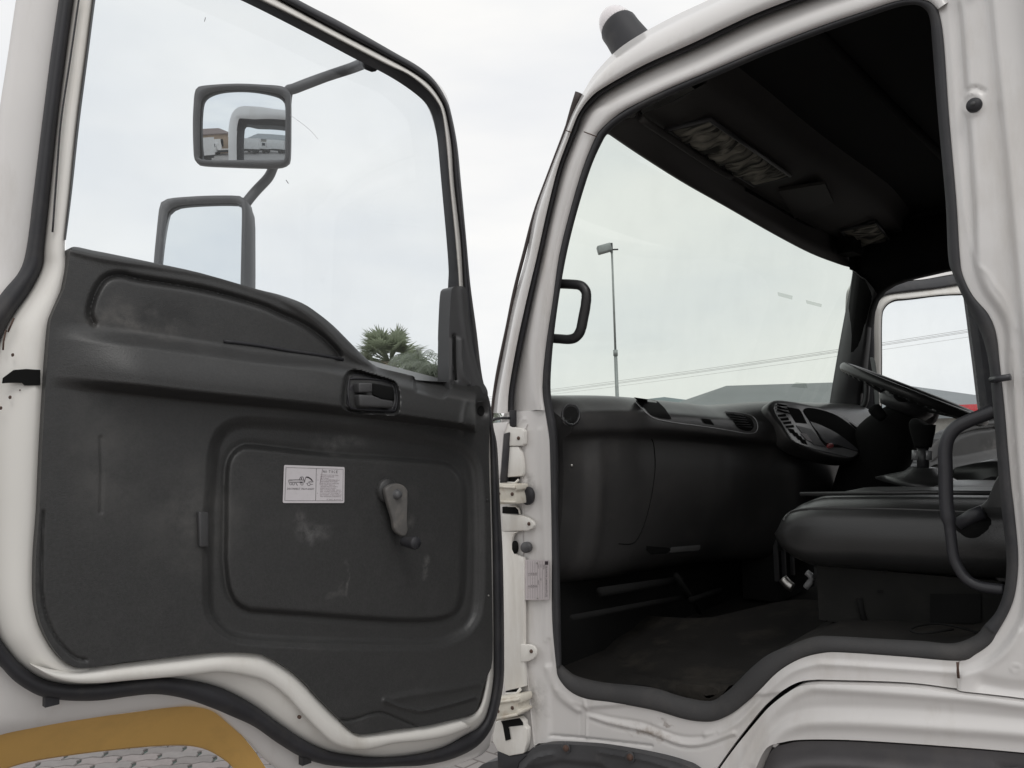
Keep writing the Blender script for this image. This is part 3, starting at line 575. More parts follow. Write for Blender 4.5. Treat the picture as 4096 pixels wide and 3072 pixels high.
# mudguard liner, bottom right and bottom centre
ln = [tuple(p) for p in cat([(755, 800), (764, 768), (772, 750), (786, 744), (806, 741.2), (860, 742), (953, 748.2), (1024, 754.3), (1110, 764)], 4)] + [(1110, 830), (755, 830)]
relief('arch_liner', ln, [('ridge', cat([(1110, 800), (1000, 778), (860, 762), (806, 762), (780, 772), (765, 795)], 4), 9, .02), ('ridge', [(1000, 768), (1024, 771), (1110, 790)], 4, -.01)], sideproj(.03), pmat('grey_arch_liner', (.13, .125, .13), .6, .2, 5, dirt=(.22, .2, .19), dirt_amt=.6, dirt_scale=8, bump=.4, bscale=160), truck, 3, .03)
st = [(470, 800), (478, 768), (500, 760), (524, 756), (531, 750), (538.2, 745.5), (552, 744), (575, 744.8), (604.6, 747.3), (650.9, 755.5), (681.8, 764), (697, 772), (730, 800)]
relief('step_cover', [tuple(p) for p in cat(st, 4)], [('ridge', cat([(516, 790), (524, 770), (536, 758), (552, 754)], 4), 2.2, .006), ('step', [(516, 800), (530, 768), (560, 762), (600, 766), (640, 800)], 4, -.012), ('ridge', cat([(600, 752), (650, 761), (700, 778)], 3), 2, .004)], sideproj(-.012), LINER, truck, 2, .05)
for p in ((565.5, 748.5), (629.5, 757.5)):
    disc('bolt', SP(p, -.024), .0072, RUST, truck, dome=.004); disc('washer', SP(p, -.019), .0115, LINER, truck, dome=.002)

# ---- hinge side fittings
def poly3(pts, y, th, name, mat, parent, bev=.002, smooth=True, label=None):
    P = [SP(p, y) for p in pts]; o = MB().prism(P, (0, th, 0)).build(name, mat, parent, label=label); bevel(o, min(bev, .0022), 2); return o
def hz(pts): return zz(485, 410, 11.055, pts)       # 995/360 per source px, four source px per unit
hz = lambda pts: [(485 + x/11.055, 410 + y/11.055) for x, y in pts]
hy = lambda pts: [(485 + x/12.47, 635 + y/12.47) for x, y in pts]
poly3(hz([(90, 140), (250, 132), (300, 190), (405, 205), (430, 235), (430, 375), (405, 398), (60, 400)]), -.012, .014, 'fender_tab', WHITE2, truck)
disc('bolt', SP(hz([(370, 312)])[0], -.0125), .0046, RUST, truck, dome=.003)
poly3(hz([(150, 405), (365, 405), (395, 470), (418, 600), (418, 700), (408, 730), (230, 745), (150, 745)]), -.010, .012, 'fender_flange', WHITE2, truck)
poly3(hz([(262, 0), (318, 0), (318, 175), (300, 190), (268, 188)]), -.012, .012, 'drip_rubber_end', RUBBER, truck, .003)
poly3(hz([(205, 262), (262, 245), (240, 560), (222, 800), (160, 808), (175, 640)]), -.018, .014, 'fender_edge_rubber', RUBBER, truck, .004)
poly3(hz([(60, 150), (255, 130), (205, 262), (175, 640), (160, 760), (150, 770), (110, 480)]), -.016, .012, 'front_fender', WHITE, truck, .003)
MB().tube([SP(p, -.014) for p in hz([(60, 128), (120, 98), (200, 88), (262, 90)])], .0035, 8).build('belt_gap_rubber', RUBBER, truck, True)
for lbl, f, ys in (('upper', hz, [(120, 812), (345, 825), (352, 880), (330, 905), (345, 960), (352, 1040), (120, 1045)]), ('lower', hy, [(100, 800), (430, 755), (445, 800), (442, 850), (408, 862), (410, 935), (440, 945), (445, 975), (400, 1010), (110, 1085), (90, 1080)])):
    h = poly3(f(ys), -.045, .045, 'door_hinge', CREAM, truck, .004, label=f'{lbl} cream painted door hinge with grime')
    for u_, v_ in (((150, 925), (300, 930)) if lbl == 'upper' else ((160, 950), (340, 910))): disc('bolt', SP(f([(u_, v_)])[0], -.046), .0048, RUST, h, dome=.003, n=6)
    if lbl == 'upper': q = [((130, 845), (335, 860)), ((140, 1010), (340, 1020))]
    else: q = [((120, 850), (430, 800)), ((120, 1050), (400, 990))]
    for a, b in q: MB().tube([SP(f([a])[0], -.047), SP(f([b])[0], -.047)], .0035, 8).build('hinge_rib', CREAM, h, True)
    pin = f([(90, 790)])[0] if lbl == 'upper' else f([(60, 800)])[0]
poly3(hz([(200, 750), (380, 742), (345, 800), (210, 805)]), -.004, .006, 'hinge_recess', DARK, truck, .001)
MB().tube([SP(p, -.008) for p in hz([(210, 800), (330, 808), (372, 770)])], .003, 8).build('recess_lip', WHITE2, truck, True)
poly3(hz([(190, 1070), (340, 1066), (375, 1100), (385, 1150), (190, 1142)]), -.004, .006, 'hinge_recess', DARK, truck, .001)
MB().tube([SP(p, -.008) for p in hz([(250, 1060), (340, 1062), (376, 1098), (386, 1150)])], .0025, 8).build('recess_lip', WHITE2, truck, True)
def hole(c, rx, ry, name, mat, f): 
    P = [SP((c[0] + rx*math.cos(a), c[1] + ry*math.sin(a)), -.007) for a in np.linspace(0, 2*math.pi, 28, endpoint=False)]
    P2 = [SP((c[0] + rx*.9*math.cos(a), c[1] + ry*.9*math.sin(a)), -.0095) for a in np.linspace(0, 2*math.pi, 28, endpoint=False)]
    MB().rings([[p + np.array((0, .006, 0)) for p in P], P, P2], True, True).build(name, mat, truck, True)
hole(hz([(467, 950)])[0], 6.2, 9.2, 'rubber_plug', RUBBER, 0)
hole(hz([(450, 1520)])[0], 5.3, 5.6, 'rubber_plug', pmat('grey_plug', (.085, .085, .088), .5, .1, 60), 0)
poly3(hz([(190, 1150), (380, 1160), (470, 1195), (525, 1235), (540, 1275), (520, 1315), (470, 1335), (190, 1342)]), -.012, .010, 'check_plate', WHITE2, truck)
disc('bolt', SP(hz([(485, 1259)])[0], -.0125), .0046, RUST, truck, dome=.003)
cp = hz([(190, 1345), (375, 1345), (320, 1365), (297, 1420), (297, 1540), (320, 1590), (360, 1612), (425, 1630), (430, 1720)]) + [(523.9, 560), (524.1, 660), (525.5, 686), hy([(440, 655)])[0], hy([(255, 692)])[0]] + [(499, 640), (499, 540)]
poly3(cp, -.010, .008, 'hinge_cover_plate', WHITE2, truck)
hole(hz([(322, 1520)])[0], 2.9, 6.6, 'access_hole', DARK, 0)
poly3(hy([(440, 118), (540, 118), (605, 140), (630, 190), (632, 250), (610, 295), (540, 330), (440, 340)]), -.0125, .008, 'cover_tab', WHITE2, truck)
disc('bolt', SP(hy([(575, 203)])[0], -.0135), .0046, RUST, truck, dome=.003)
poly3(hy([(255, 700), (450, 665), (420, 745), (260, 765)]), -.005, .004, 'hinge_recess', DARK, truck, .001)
MB().tube([SP(p, -.012) for p in hy([(262, 738), (400, 728), (445, 672)])], .004, 8).build('recess_lip', WHITE2, truck, True)
poly3(hy([(100, 1100), (200, 1050), (430, 1020), (485, 1080), (490, 1135), (523, 1170), (520, 1330), (490, 1460), (470, 1480), (300, 1510), (160, 1450), (95, 1330)]), -.020, .016, 'lower_hinge_bracket', WHITE2, truck, .004)
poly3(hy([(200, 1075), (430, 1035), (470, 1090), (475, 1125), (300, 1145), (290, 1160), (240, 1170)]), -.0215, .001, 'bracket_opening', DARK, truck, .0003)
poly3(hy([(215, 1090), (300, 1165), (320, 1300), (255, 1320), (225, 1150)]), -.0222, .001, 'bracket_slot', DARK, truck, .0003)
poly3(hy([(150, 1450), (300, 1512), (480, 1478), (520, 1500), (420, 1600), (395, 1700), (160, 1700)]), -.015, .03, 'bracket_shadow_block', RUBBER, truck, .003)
# maker's plate on the hinge pillar
pc = [zz(520, 555, 33.18, [q])[0] for q in ((180, 160), (970, 165), (970, 1480), (185, 1490))]
Pq = [SP(p, -.006) for p in pc]
plate = MB().prism(Pq, (0, -.0012, 0)).build('maker_plate', PLATE, truck, label='small printed maker plate riveted to the hinge pillar')
def quadmap(Q, s, t, off):                         # s across, t up (0..1)
    A = np.array(Q[3])*(1-s)*(1-t) + np.array(Q[2])*s*(1-t) + np.array(Q[1])*s*t + np.array(Q[0])*(1-s)*t; return A + np.array(off)
its = [('DELTA MOTOR CORPORATION (PTY) LTD', .15, .865, .075, .78), ('VIN No', .11, .765, .06, .13), ('MODEL', .11, .66, .035, .08), ('GVM/BVM', .12, .545, .04, .09), ('TARE/T', .5, .545, .04, .12), ('JAC', .46, .65, .05, .06),
       ('KG', .32, .45, .04, None), ('KG', .63, .45, .04, None), ('KG', .32, .35, .04, None), ('KG', .63, .35, .04, None), ('KG', .32, .25, .04, None), ('KG', .63, .25, .04, None), ('G.A', .32, .15, .04, None), ('G.A', .63, .15, .04, None)]
V, Fc = text_mesh(its)
for y in (.84, .735, .63, .52, .42, .32, .22, .12): V2 = [(.03, y-.003), (.97, y-.003), (.97, y+.003), (.03, y+.003)]; k = len(V); V += V2; Fc.append((k, k+1, k+2, k+3))
for x in (.35, .66): V2 = [(x-.002, .12), (x+.002, .12), (x+.002, .52), (x-.002, .52)]; k = len(V); V += V2; Fc.append((k, k+1, k+2, k+3))
k = len(V); V += [(.03, .84), (.12, .84), (.12, .97), (.03, .97)]; Fc.append((k, k+1, k+2, k+3))
# the plate reads top to bottom: text x runs down, text y runs to the right
Vm = [quadmap([SP(p, -.006) for p in pc], y, 1-x, (0, -.0016, 0)) for x, y in V]
obj('plate_lettering', Vm, Fc, INK, plate, False)
for q in ((.52, .93), (.53, .05)): disc('rivet', quadmap(Pq, q[0], q[1], (0, -.0025, 0)), .0022, STEEL, plate, dome=.0012, n=12)

# ================================================================== NEAR DOOR (sub-parts are children of the door's pressed inner shell)
door = None
def DW(px, w): return [D(p, w) for p in px]
DR = [  # white inner edge a, seal inner b, seal outer s, outer skin h
 ((64.8, 245), (44, 247), (27, 245), (-18, 245)), ((70.2, 193), (49.8, 193), (33.5, 193), (-10, 190)), ((77.2, 123.5), (57, 123.5), (42, 123), (-2, 120)), ((86.4, 54), (65.8, 54), (50.8, 54), (8, 54)), ((93.4, 0), (73.3, 0), (58.6, 0), (16, 0)),
 ((100, -45), (80, -50), (66, -52), (26, -60)), ((112, -72), (95, -88), (84, -98), (55, -118)), ((135, -66), (130, -84), (128, -96), (112, -118)), ((190, -32), (195, -47), (202, -56), (200, -64)), ((256, -1), (263, -9), (271, -15.5), (268, -17)),
 ((290.7, 15.6), (300, 11.2), (308, 5), (306, 6)), ((325.4, 33.6), (333, 29), (342.8, 23), (341, 24)), ((384, 64), (387, 57.2), (393, 51.5), (391, 52)), ((407, 74.6), (412, 71.2), (419, 66.6), (418, 66.5)), ((424.5, 88), (429, 83.5), (434, 79.6), (434.5, 79)),
 ((436, 101.2), (440, 98), (444.5, 95.5), (445.5, 93)), ((441.9, 114.5), (446, 112), (450.5, 110.5), (450.5, 109)), ((446, 144), (451.7, 144), (457.2, 144), (455, 144)), ((449.5, 185), (454.6, 185), (461.3, 185), (459, 185)), ((455, 240), (461, 240), (466.4, 240), (464, 240)),
 ((458.6, 285), (463.5, 285), (470.5, 285), (468, 285)), ((460, 330), (466, 330), (476.5, 330), (474, 330)), ((462, 375), (471, 375), (482.5, 378), (480, 378)), ((478, 400), (484, 400), (490, 402), (488, 402)), ((486, 426), (489.5, 426), (493.5, 427), (491, 427)),
 ((487, 449), (490.5, 449), (497.5, 449), (495, 449)), ((488, 512), (492, 512), (500.5, 512), (498, 512)), ((489, 560), (493, 560), (503, 560), (500, 560)), ((488.5, 650.9), (493.7, 650.9), (504.3, 650.9), (502, 651)), ((486, 681.8), (493.3, 681.8), (503, 687), (500, 690)),
 ((480, 706), (487.5, 712.6), (495.2, 720.3), (493, 735)), ((471, 715), (479, 727), (480.5, 743.5), (484, 753)), ((456.6, 718.8), (464.3, 735.8), (456.6, 757.4), (462, 763)), ((425.8, 725.7), (441.2, 748), (425.8, 765), (425, 774)), ((394.9, 729.6), (410.3, 755), (394.9, 766.6), (392, 787)),
 ((370, 733.5), (379.5, 757.4), (370, 767.6), (366, 797)), ((354.8, 732.7), (352, 755.3), (345, 767), (335, 797)), ((345, 724), (327, 750.5), (322, 764), (312, 792)), ((333, 712), (303, 739.3), (300, 756.4), (289, 777)), ((317.7, 696), (279, 723.4), (277, 742.6), (266, 760)),
 ((306.9, 684), (256, 706.4), (254, 726.5), (249, 742)), ((291.5, 670), (231.5, 692.6), (231, 716), (228, 723)), ((271.4, 658), (212, 685), (213, 708.4), (212, 711)), ((250, 652), (185, 679.5), (185, 698.7), (190, 706.5)), ((224, 651.4), (160, 677.6), (156, 694.2), (165, 708)),
 ((185, 655), (135, 679.8), (128, 696.6), (132, 712)), ((150, 659.5), (110, 683), (105, 700), (105, 716)), ((105, 665.3), (86.4, 684.8), (84, 701), (85, 719)), ((87, 667.3), (64.8, 684), (61.7, 700), (62, 722.5)), ((74, 666), (43, 678.7), (38.6, 695.6), (38, 727)),
 ((62, 658), (23, 666), (15.4, 681.8), (12, 732)), ((51, 644), (7.7, 649), (0, 666), (-15, 738)), ((42, 625), (-2, 632), (-14, 652), (-35, 735)), ((36.5, 595), (-9, 600), (-33, 605), (-52, 660)), ((36.5, 560), (-11, 560), (-38, 560), (-58, 575)), ((39.5, 512), (-12, 512), (-42, 512), (-62, 512)),
 ((42.5, 450), (-12, 450), (-42, 450), (-62, 450)), ((45.5, 395), (-11, 400), (-41, 400), (-60, 400)), ((47.5, 365), (-8, 365), (-38, 365), (-58, 365)), ((51, 330), (2, 336), (-30, 335), (-50, 335)), ((57, 310), (14, 314), (-13, 312), (-40, 310)), ((63, 290), (30, 291), (4, 290), (-32, 290)), ((67, 268), (42, 267), (20, 270), (-24, 268))]
dc = [cat([r[k] for r in DR], 5, True) for k in range(4)]; nD = len(dc[0])
A_, B_, S_, H_ = dc
# widths: the shut face falls away from the trim plane (w=0) to the seal (w=.035), then to the outer skin (w=.09)
isl = np.array([1.0 if (p[1] > 420) else (ss((p[1]-240)/180)) for p in A_])          # 1 below the belt
def Dv(px, w): return [D(p, wi) for p, wi in zip(px, w)]
one = np.ones(nD)
shell = MB().rings([Dv(A_, .03*one), Dv(A_, .004*one), Dv(A_*.8+B_*.2, -.002*one), Dv(A_*.5+B_*.5, .004*one), Dv(A_*.15+B_*.85, .016*one), Dv(B_, .026*one), Dv(B_, .04*one)], True).build('door', WHITE2, truck, True, label='near side door, open')
door = shell
DAN = math.atan2(DD[1], DD[0]); door.location = HINGE; door.rotation_euler = (0, 0, DAN)
ribbon('weatherstrip', [Dv(B_, .045*one), Dv(B_, .022*one), Dv(B_*.72+S_*.28, .009*one), Dv(B_*.3+S_*.7, .010*one), Dv(S_, .026*one), Dv(S_, .045*one)], RUBBER, door, True)
HI = H_*.7+S_*.3
ribbon('outer_flange', [Dv(S_, .05*one), Dv(S_*.8+H_*.2, .052*one), Dv(HI, .062*one), Dv(H_, .075*one), Dv(H_, .09*one)], WHITE, door, True)
# extra pressed ledge along the lower edge of the shut face
led = cat([(30, 664), (52, 677), (74, 682.5), (100, 683), (128, 680.5), (169.8, 677), (197, 674.5), (223.8, 672.5), (256, 678.2), (271.4, 684.8), (286.9, 697), (302.3, 714), (317.7, 730), (333, 743), (351.7, 749.4), (371.7, 749), (394.9, 743.5), (425.8, 740.4), (448.9, 735.8), (472, 727)], 5)
ti = cat([(30, 663.5), (50, 669), (70, 671), (92, 668), (118, 664), (150, 660), (185, 656), (224, 651), (256, 652), (271.4, 658), (291.5, 670), (306.9, 684), (317.7, 696), (333, 712), (345, 724), (354.8, 732.7), (370, 733.5), (394.9, 729.6), (425.8, 725.7), (456.6, 718.8)], 5)
nl = len(led); z1 = np.ones(nl)
ribbon('shut_face_ledge', [Dv(ti, .002*z1), Dv(ti*.6+led*.4, -.012*z1), Dv(ti*.15+led*.85, -.012*z1), Dv(led, -.006*z1), Dv(led, .03*z1)], WHITE2, door)
# outer skin of the door: frame ring above the belt and a full sheet below
GR = [(66, 240), (72, 193), (79.5, 123.5), (88.5, 54), (95.5, 0), (102, -40), (114, -63), (134, -56), (190, -24), (256, 7.5), (313.9, 37), (353.8, 58.2), (384, 73.4), (407, 87.6), (424.5, 102), (432, 115), (436, 132), (437.8, 144), (441.5, 185), (446.5, 240), (448.6, 271), (448, 286), (447, 330), (447, 375), (447.5, 384)]
g_ = cat(GR, 6)
AR2 = [(64.8, 240), (70.2, 193), (77.2, 123.5), (86.4, 54), (93.4, 0), (100, -45), (112, -72), (135, -66), (190, -32), (256, -1), (309, 25), (349, 46), (384, 64), (407, 74.6), (424.5, 88), (436, 101.2), (441.9, 114.5), (446, 144), (449.5, 185), (455, 240), (458, 271), (458.6, 285), (460, 330), (462, 375), (463, 390)]
a2 = cat(AR2, 6); z2 = np.ones(len(g_))
ribbon('window_channel', [Dv(a2, -.003*z2), Dv(a2*.7+g_*.3, .004*z2), Dv(a2*.4+g_*.6, .018*z2), Dv(g_, .03*z2), Dv(g_, .075*z2), Dv(a2, .092*z2)], RUBBER, door)
ho = cat([r[3] for r in DR[:23]], 6)
ho = rs(ho, len(g_), 1, False); go = rs(g_, len(g_), 1, False)
def u0(px, w, k=1.0): return [D(p, w) for p in px]
HO = u0(ho, .09); GO = u0(go, .095); ribbon('outer_frame', [HO, [a*.5+b*.5 + np.array((0, -.012, 0)) for a, b in zip(HO, GO)], [a*.12+b*.88 + np.array((0, -.006, 0)) for a, b in zip(HO, GO)], GO], WHITE, door)
belt = [D((64, 250), .09), D((447, 392), .09)]
hl = [D(p, .09) for p in cat([r[3] for r in DR[22:]], 4)]
V = hl + [D((-18, 245), .09), D((200, 300), .09), D((330, 350), .09), D((447, 380), .09)]
obj('outer_panel', [p + np.array((0, -.004, 0)) for p in V], [tuple(range(len(V)))], WHITE, door, False, solid=.0015)
# ochre flare on the outside bottom edge
fa = cat([(-30, 742), (5, 733.5), (40, 726.5), (90, 718), (135, 712), (165, 708), (192, 706), (214, 711.5), (230, 723), (244, 738), (256, 753), (270, 775)], 5)
fb2 = cat([(-30, 778), (0, 769), (31, 760), (77, 752.7), (123.5, 747.3), (155, 744.6), (185, 743.8), (206, 747.5), (222, 756), (233, 765), (242, 778), (250, 800)], 5); zf = np.ones(len(fa))
P1 = Dv(fa, .092*zf); P2 = Dv(fb2, .15*zf)
ribbon('arch_flare', [P1, [a*.7+b*.3 + np.array((0, 0, .004)) for a, b in zip(P1, P2)], [a*.3+b*.7 + np.array((0, 0, .004)) for a, b in zip(P1, P2)], P2, [p + np.array((0, -.004, -.004)) for p in P2], [p + np.array((0, -.01, .03)) for p in P2]], YELLOW, door, label='ochre primed inner face of the wheel arch flare')
# window pane
gp = [D(p, .05) for p in cat(GR, 4)] + [D((447.5, 400), .05), D((330, 360), .05), D((200, 310), .05), D((66, 262), .05)]
pane = obj('window_pane', gp, [tuple(range(len(gp)))], GL_DOOR, door, False)
# little marks on the glass and seams on the rear window rail
for q in ([(78.7, 0), (70, 60), (61, 120), (57, 170), (52.5, 232)],):
    MB().tube([D(p, .001) for p in cat(q, 4)], .0014, 5).build('rail_seam', RUBBER, door, True)
MB().tube([D(p, .049) for p in [(204.5, 21.5), (205.5, 17.5)]], .0006, 4).build('glass_speck', RUBBER, door)
MB().tube([D(p, .049) for p in [(286, 180), (288.5, 183.5)]], .0006, 4).build('glass_speck', RUBBER, door)
MB().tube([D(p, .049) for p in cat([(290, 115), (300, 122), (310, 130), (318, 139)], 3)], .0003, 4).build('glass_scratch', PAPER, door)
# moulded corner cover with its slotted vent
pr = cat([(449, 384), (449, 345), (449.6, 320), (451, 294), (453, 287.5), (458, 286), (463.5, 287), (466.5, 292), (469.5, 325), (474, 352), (480, 377), (487, 390), (486, 400), (470, 402), (452, 398)], 5, True)
vent_c = cat([(454.6, 336), (454.6, 350), (455, 365), (456, 380)], 4)
relief('corner_cover', [tuple(p) for p in pr], [('ridge', vent_c, 1.5, -.012), ('ridge', cat([(460, 340), (460.5, 362), (463, 376), (468, 384)], 3), 2.0, .006), ('ridge', cat([(461, 290), (465, 330), (472, 362), (484, 392)], 3), 3, .003), ('ridge', cat([(451, 340), (451, 380)], 3), 1.5, .003)], lambda q, h: D(q, -.012) + np.array((0, h, 0)), TRIML, door, 1.2, .035)
for yy in (344, 350, 356.5, 363, 370): MB().box(D((454.8, yy), -.006), (.004, .004, .0006)).build('vent_bar', TRIML, door)
# trim panel
tro = tt(0, 1, [(455, -30), (445, 60), (420, 200), (400, 250), (345, 370), (325, 450), (305, 700), (295, 850), (270, 1300), (255, 1659)]) + tt(0, 2, [(235, 250), (230, 500), (240, 620), (270, 740), (330, 860), (400, 950), (480, 1000), (560, 1010), (800, 975), (1200, 930), (1450, 910)]) + \
    tt(1, 2, [(0, 918), (100, 950), (230, 1030), (330, 1120), (400, 1200), (500, 1300), (580, 1380), (640, 1430), (700, 1440), (900, 1410), (1100, 1385), (1300, 1340), (1400, 1310), (1440, 1260), (1470, 1150), (1500, 1060), (1533, 950), (1530, 500), (1520, 0)]) + \
    tt(1, 1, [(1510, 1300), (1515, 1100), (1508, 960), (1495, 895), (1440, 840), (1380, 845), (1280, 828), (1245, 818), (1200, 815), (1040, 803), (1030, 790), (1010, 775), (900, 748), (780, 716), (700, 650), (600, 550), (500, 450), (400, 370), (300, 305), (150, 250), (0, 213)]) + \
    tt(0, 1, [(1300, 110), (1000, 44), (700, -18)]) + tt(0, 0, [(600, 1622), (480, 1598)])
tro = [tuple(p) for p in cat(tro, 3, True)]
pocket = [tuple(p) for p in cat(tt(0, 1, [(605, 435), (583, 370), (610, 260), (660, 170), (720, 130), (800, 125), (900, 150), (1300, 215), (1659, 310)]) + tt(1, 1, [(150, 372), (300, 440), (430, 530), (520, 620), (535, 650)]), 3)]
ledge = [tuple(p) for p in cat(tt(0, 1, [(325, 440), (450, 428), (600, 440), (900, 480), (1300, 540), (1659, 597)]) + tt(1, 1, [(400, 640), (580, 682), (780, 722), (1000, 782), (1240, 840), (1420, 880)]), 3)]
under = [tuple(p) for p in cat(tt(0, 1, [(325, 860), (600, 885), (900, 912), (1300, 955), (1659, 985)]) + tt(1, 1, [(500, 1035), (900, 1080), (1240, 1120), (1420, 1150)]), 3)]
outer_g = [tuple(p) for p in cat(tt(0, 1, [(1350, 1659), (1365, 1500), (1385, 1260), (1430, 1150), (1500, 1095), (1600, 1078)]) + tt(1, 1, [(0, 1080), (500, 1115), (1000, 1175), (1250, 1220), (1360, 1265), (1420, 1350), (1440, 1480), (1447, 1659)]) + tt(1, 2, [(1450, 300), (1440, 600), (1400, 720), (1330, 790), (1200, 845), (1000, 862), (400, 850), (0, 830)]) + tt(0, 2, [(1500, 800), (1400, 720), (1350, 600), (1345, 300)]), 3)]
inner_g = [tuple(p) for p in cat(tt(0, 1, [(1455, 1659), (1460, 1400), (1490, 1290), (1560, 1232), (1659, 1225)]) + tt(1, 1, [(400, 1270), (900, 1305), (1200, 1330), (1290, 1370), (1340, 1450), (1360, 1600)]) + tt(1, 2, [(1360, 200), (1350, 500), (1310, 640), (1200, 700), (1000, 715), (700, 700), (300, 670), (0, 650)]) + tt(0, 2, [(1600, 640), (1520, 590), (1470, 480), (1450, 300)]), 3)]
esc = [tuple(p) for p in cat(zz(336, 368, 17.28, [(110, 600), (120, 400), (170, 150), (260, 50), (400, 50), (600, 110), (900, 200), (1030, 270), (1075, 420), (1090, 560), (1060, 760), (960, 800), (700, 780), (400, 770), (220, 740), (130, 680)]), 3, True)]
dish = [tuple(p) for p in cat(zz(336, 368, 17.28, [(1350, 200), (1600, 215), (1850, 240), (1960, 260), (1950, 370), (1880, 480), (1780, 490), (1450, 420), (1370, 370)]), 3, True)]
seam = cat(tt(1, 2, [(500, 1345), (600, 1348), (680, 1330), (740, 1308), (820, 1300), (900, 1330), (980, 1365), (1060, 1395)]), 3); seam2 = cat(tt(1, 2, [(840, 1225), (930, 1262), (1000, 1278), (1080, 1290), (1250, 1250), (1420, 1200)]), 3)
seam3 = cat(tt(1, 2, [(840, 1225), (1000, 1190), (1250, 1150), (1450, 1110)]), 3)
topedge = cat([(62, 246), (78, 246.5), (108, 252), (160, 262), (215, 273.5), (256, 287), (279, 294), (302, 301), (318, 311), (333, 325), (349, 341), (364, 356), (376, 366)], 3)
topedge2 = cat([(376, 366), (395, 371), (411, 375.5), (418, 381), (448, 384)], 3)
ftr = [('bulge', ledge, under, .052, (44, 150, 470, 505)), ('ridge', pocket, 3.2, -.010), ('round', topedge, 15, .020), ('round', topedge2, 5, .008),
       ('step', outer_g, 7, -.013), ('step', inner_g, 5.5, .012), ('ridge', inner_g+[inner_g[0]], 3.2, -.0065), ('ridge', outer_g[len(outer_g)//3:], 1.6, .0012),
       ('step', esc, 1.6, -.026), ('step', dish, 2.5, -.016), ('ridge', [(480.5, 410), (480.8, 412)], 6.5, -.014), ('ridge', cat([(468, 402), (465, 415), (464, 430)], 3), 4, .004),
       ('ridge', seam, 1.3, -.004), ('ridge', seam2, 1.8, .005), ('ridge', seam3, 3.5, .003), ('ridge', [(101, 438), (102, 470), (101, 512)], 2.0, -.0015), ('ridge', cat([(43.5, 512), (42, 590), (52, 630), (72, 655), (86, 660)], 3), 1.6, -.003),
       ('ridge', cat([(72, 250), (105, 258), (160, 266), (215, 276), (256, 289), (285, 300), (318, 322), (345, 350), (372, 368)], 4), 4.0, .006)]
TW = -.014
trimproj = lambda q, h: D(q, TW-h)
P_ = lambda x, y: tuple(D((x, y), TW))
TRIM_S = smudged(TRIM, 'scuffed_trim_plastic', [(P_(309, 531), (.05, .05, .022), (.12, .118, .118), .55, 60), (P_(301, 518), (.022, .05, .02), (.12, .115, .115), .5, 70), (P_(345, 580), (.006, .05, .05), (.11, .108, .106), .6, 50), (P_(338, 592), (.02, .05, .012), (.095, .093, .09), .5, 60),
   (P_(408, 524), (.02, .05, .02), (.09, .088, .085), .5, 70), (P_(424, 568), (.012, .05, .03), (.12, .118, .115), .6, 60), (P_(128, 320), (.10, .06, .03), (.10, .095, .09), .7, 30), (P_(170, 310), (.06, .06, .04), (.025, .025, .025), .8, 35), (P_(150, 305), (.03, .06, .03), (.025, .025, .025), .8, 45),
   (P_(195, 520), (.10, .05, .10), (.085, .083, .08), .6, 12), (P_(110, 460), (.07, .05, .14), (.08, .078, .075), .5, 10), (P_(345, 444), (.07, .05, .02), (.12, .118, .115), .5, 40)])
trim = relief('trim_panel', tro, ftr, trimproj, TRIM_S, door, 1.15, .05, (0, -1, 0), label='charcoal moulded door trim with scuffs')
bpy.context.view_layer.update()
def bvh(o):
    me = o.data; return BVHTree.FromPolygons([v.co.copy() for v in me.vertices], [tuple(p.vertices) for p in me.polygons])
Cd = np.array([(C-HINGE) @ DD, -((C-HINGE) @ DN), C[2]])
tb = bvh(trim)
def ondoor(p, lift=0.0):                           # point on the moulded trim under a line of sight, in door coordinates
    q = D(p, 0.0); d = Vector(q-Cd).normalized(); h_ = tb.ray_cast(Vector(Cd), d)
    P = np.array(h_[0]) if h_[0] is not None else D(p, TW); return P + np.array((0, lift, 0))
def dpoly(pts, lift, name, mat):
    P = [ondoor(p, lift) for p in pts]; c = ondoor(np.array(pts).mean(0), lift); n = len(P); return MB().add(P+[c], [(i, (i+1) % n, n) for i in range(n)]).build(name, mat, door, True)
dpoly([(480.6 + 3.6*math.cos(a), 411 + 5.2*math.sin(a)) for a in np.linspace(0, 2*math.pi, 20, endpoint=False)], .0012, 'demister_port', DARK)
MB().tube([D(p, -.0175) for p in vent_c], .0026, 8).build('cover_vent_slot', DARK, door, True)
# long slot strip on the armrest ledge
MB().tube([ondoor(p, .001) for p in rs(tt(0, 1, [(1450, 553), (1659, 578)]) + tt(1, 1, [(200, 612), (400, 640), (565, 672)]), 14)], [(.0016, .003)]*14, 8).build('ledge_slot_trim', RUBBER, door, True)
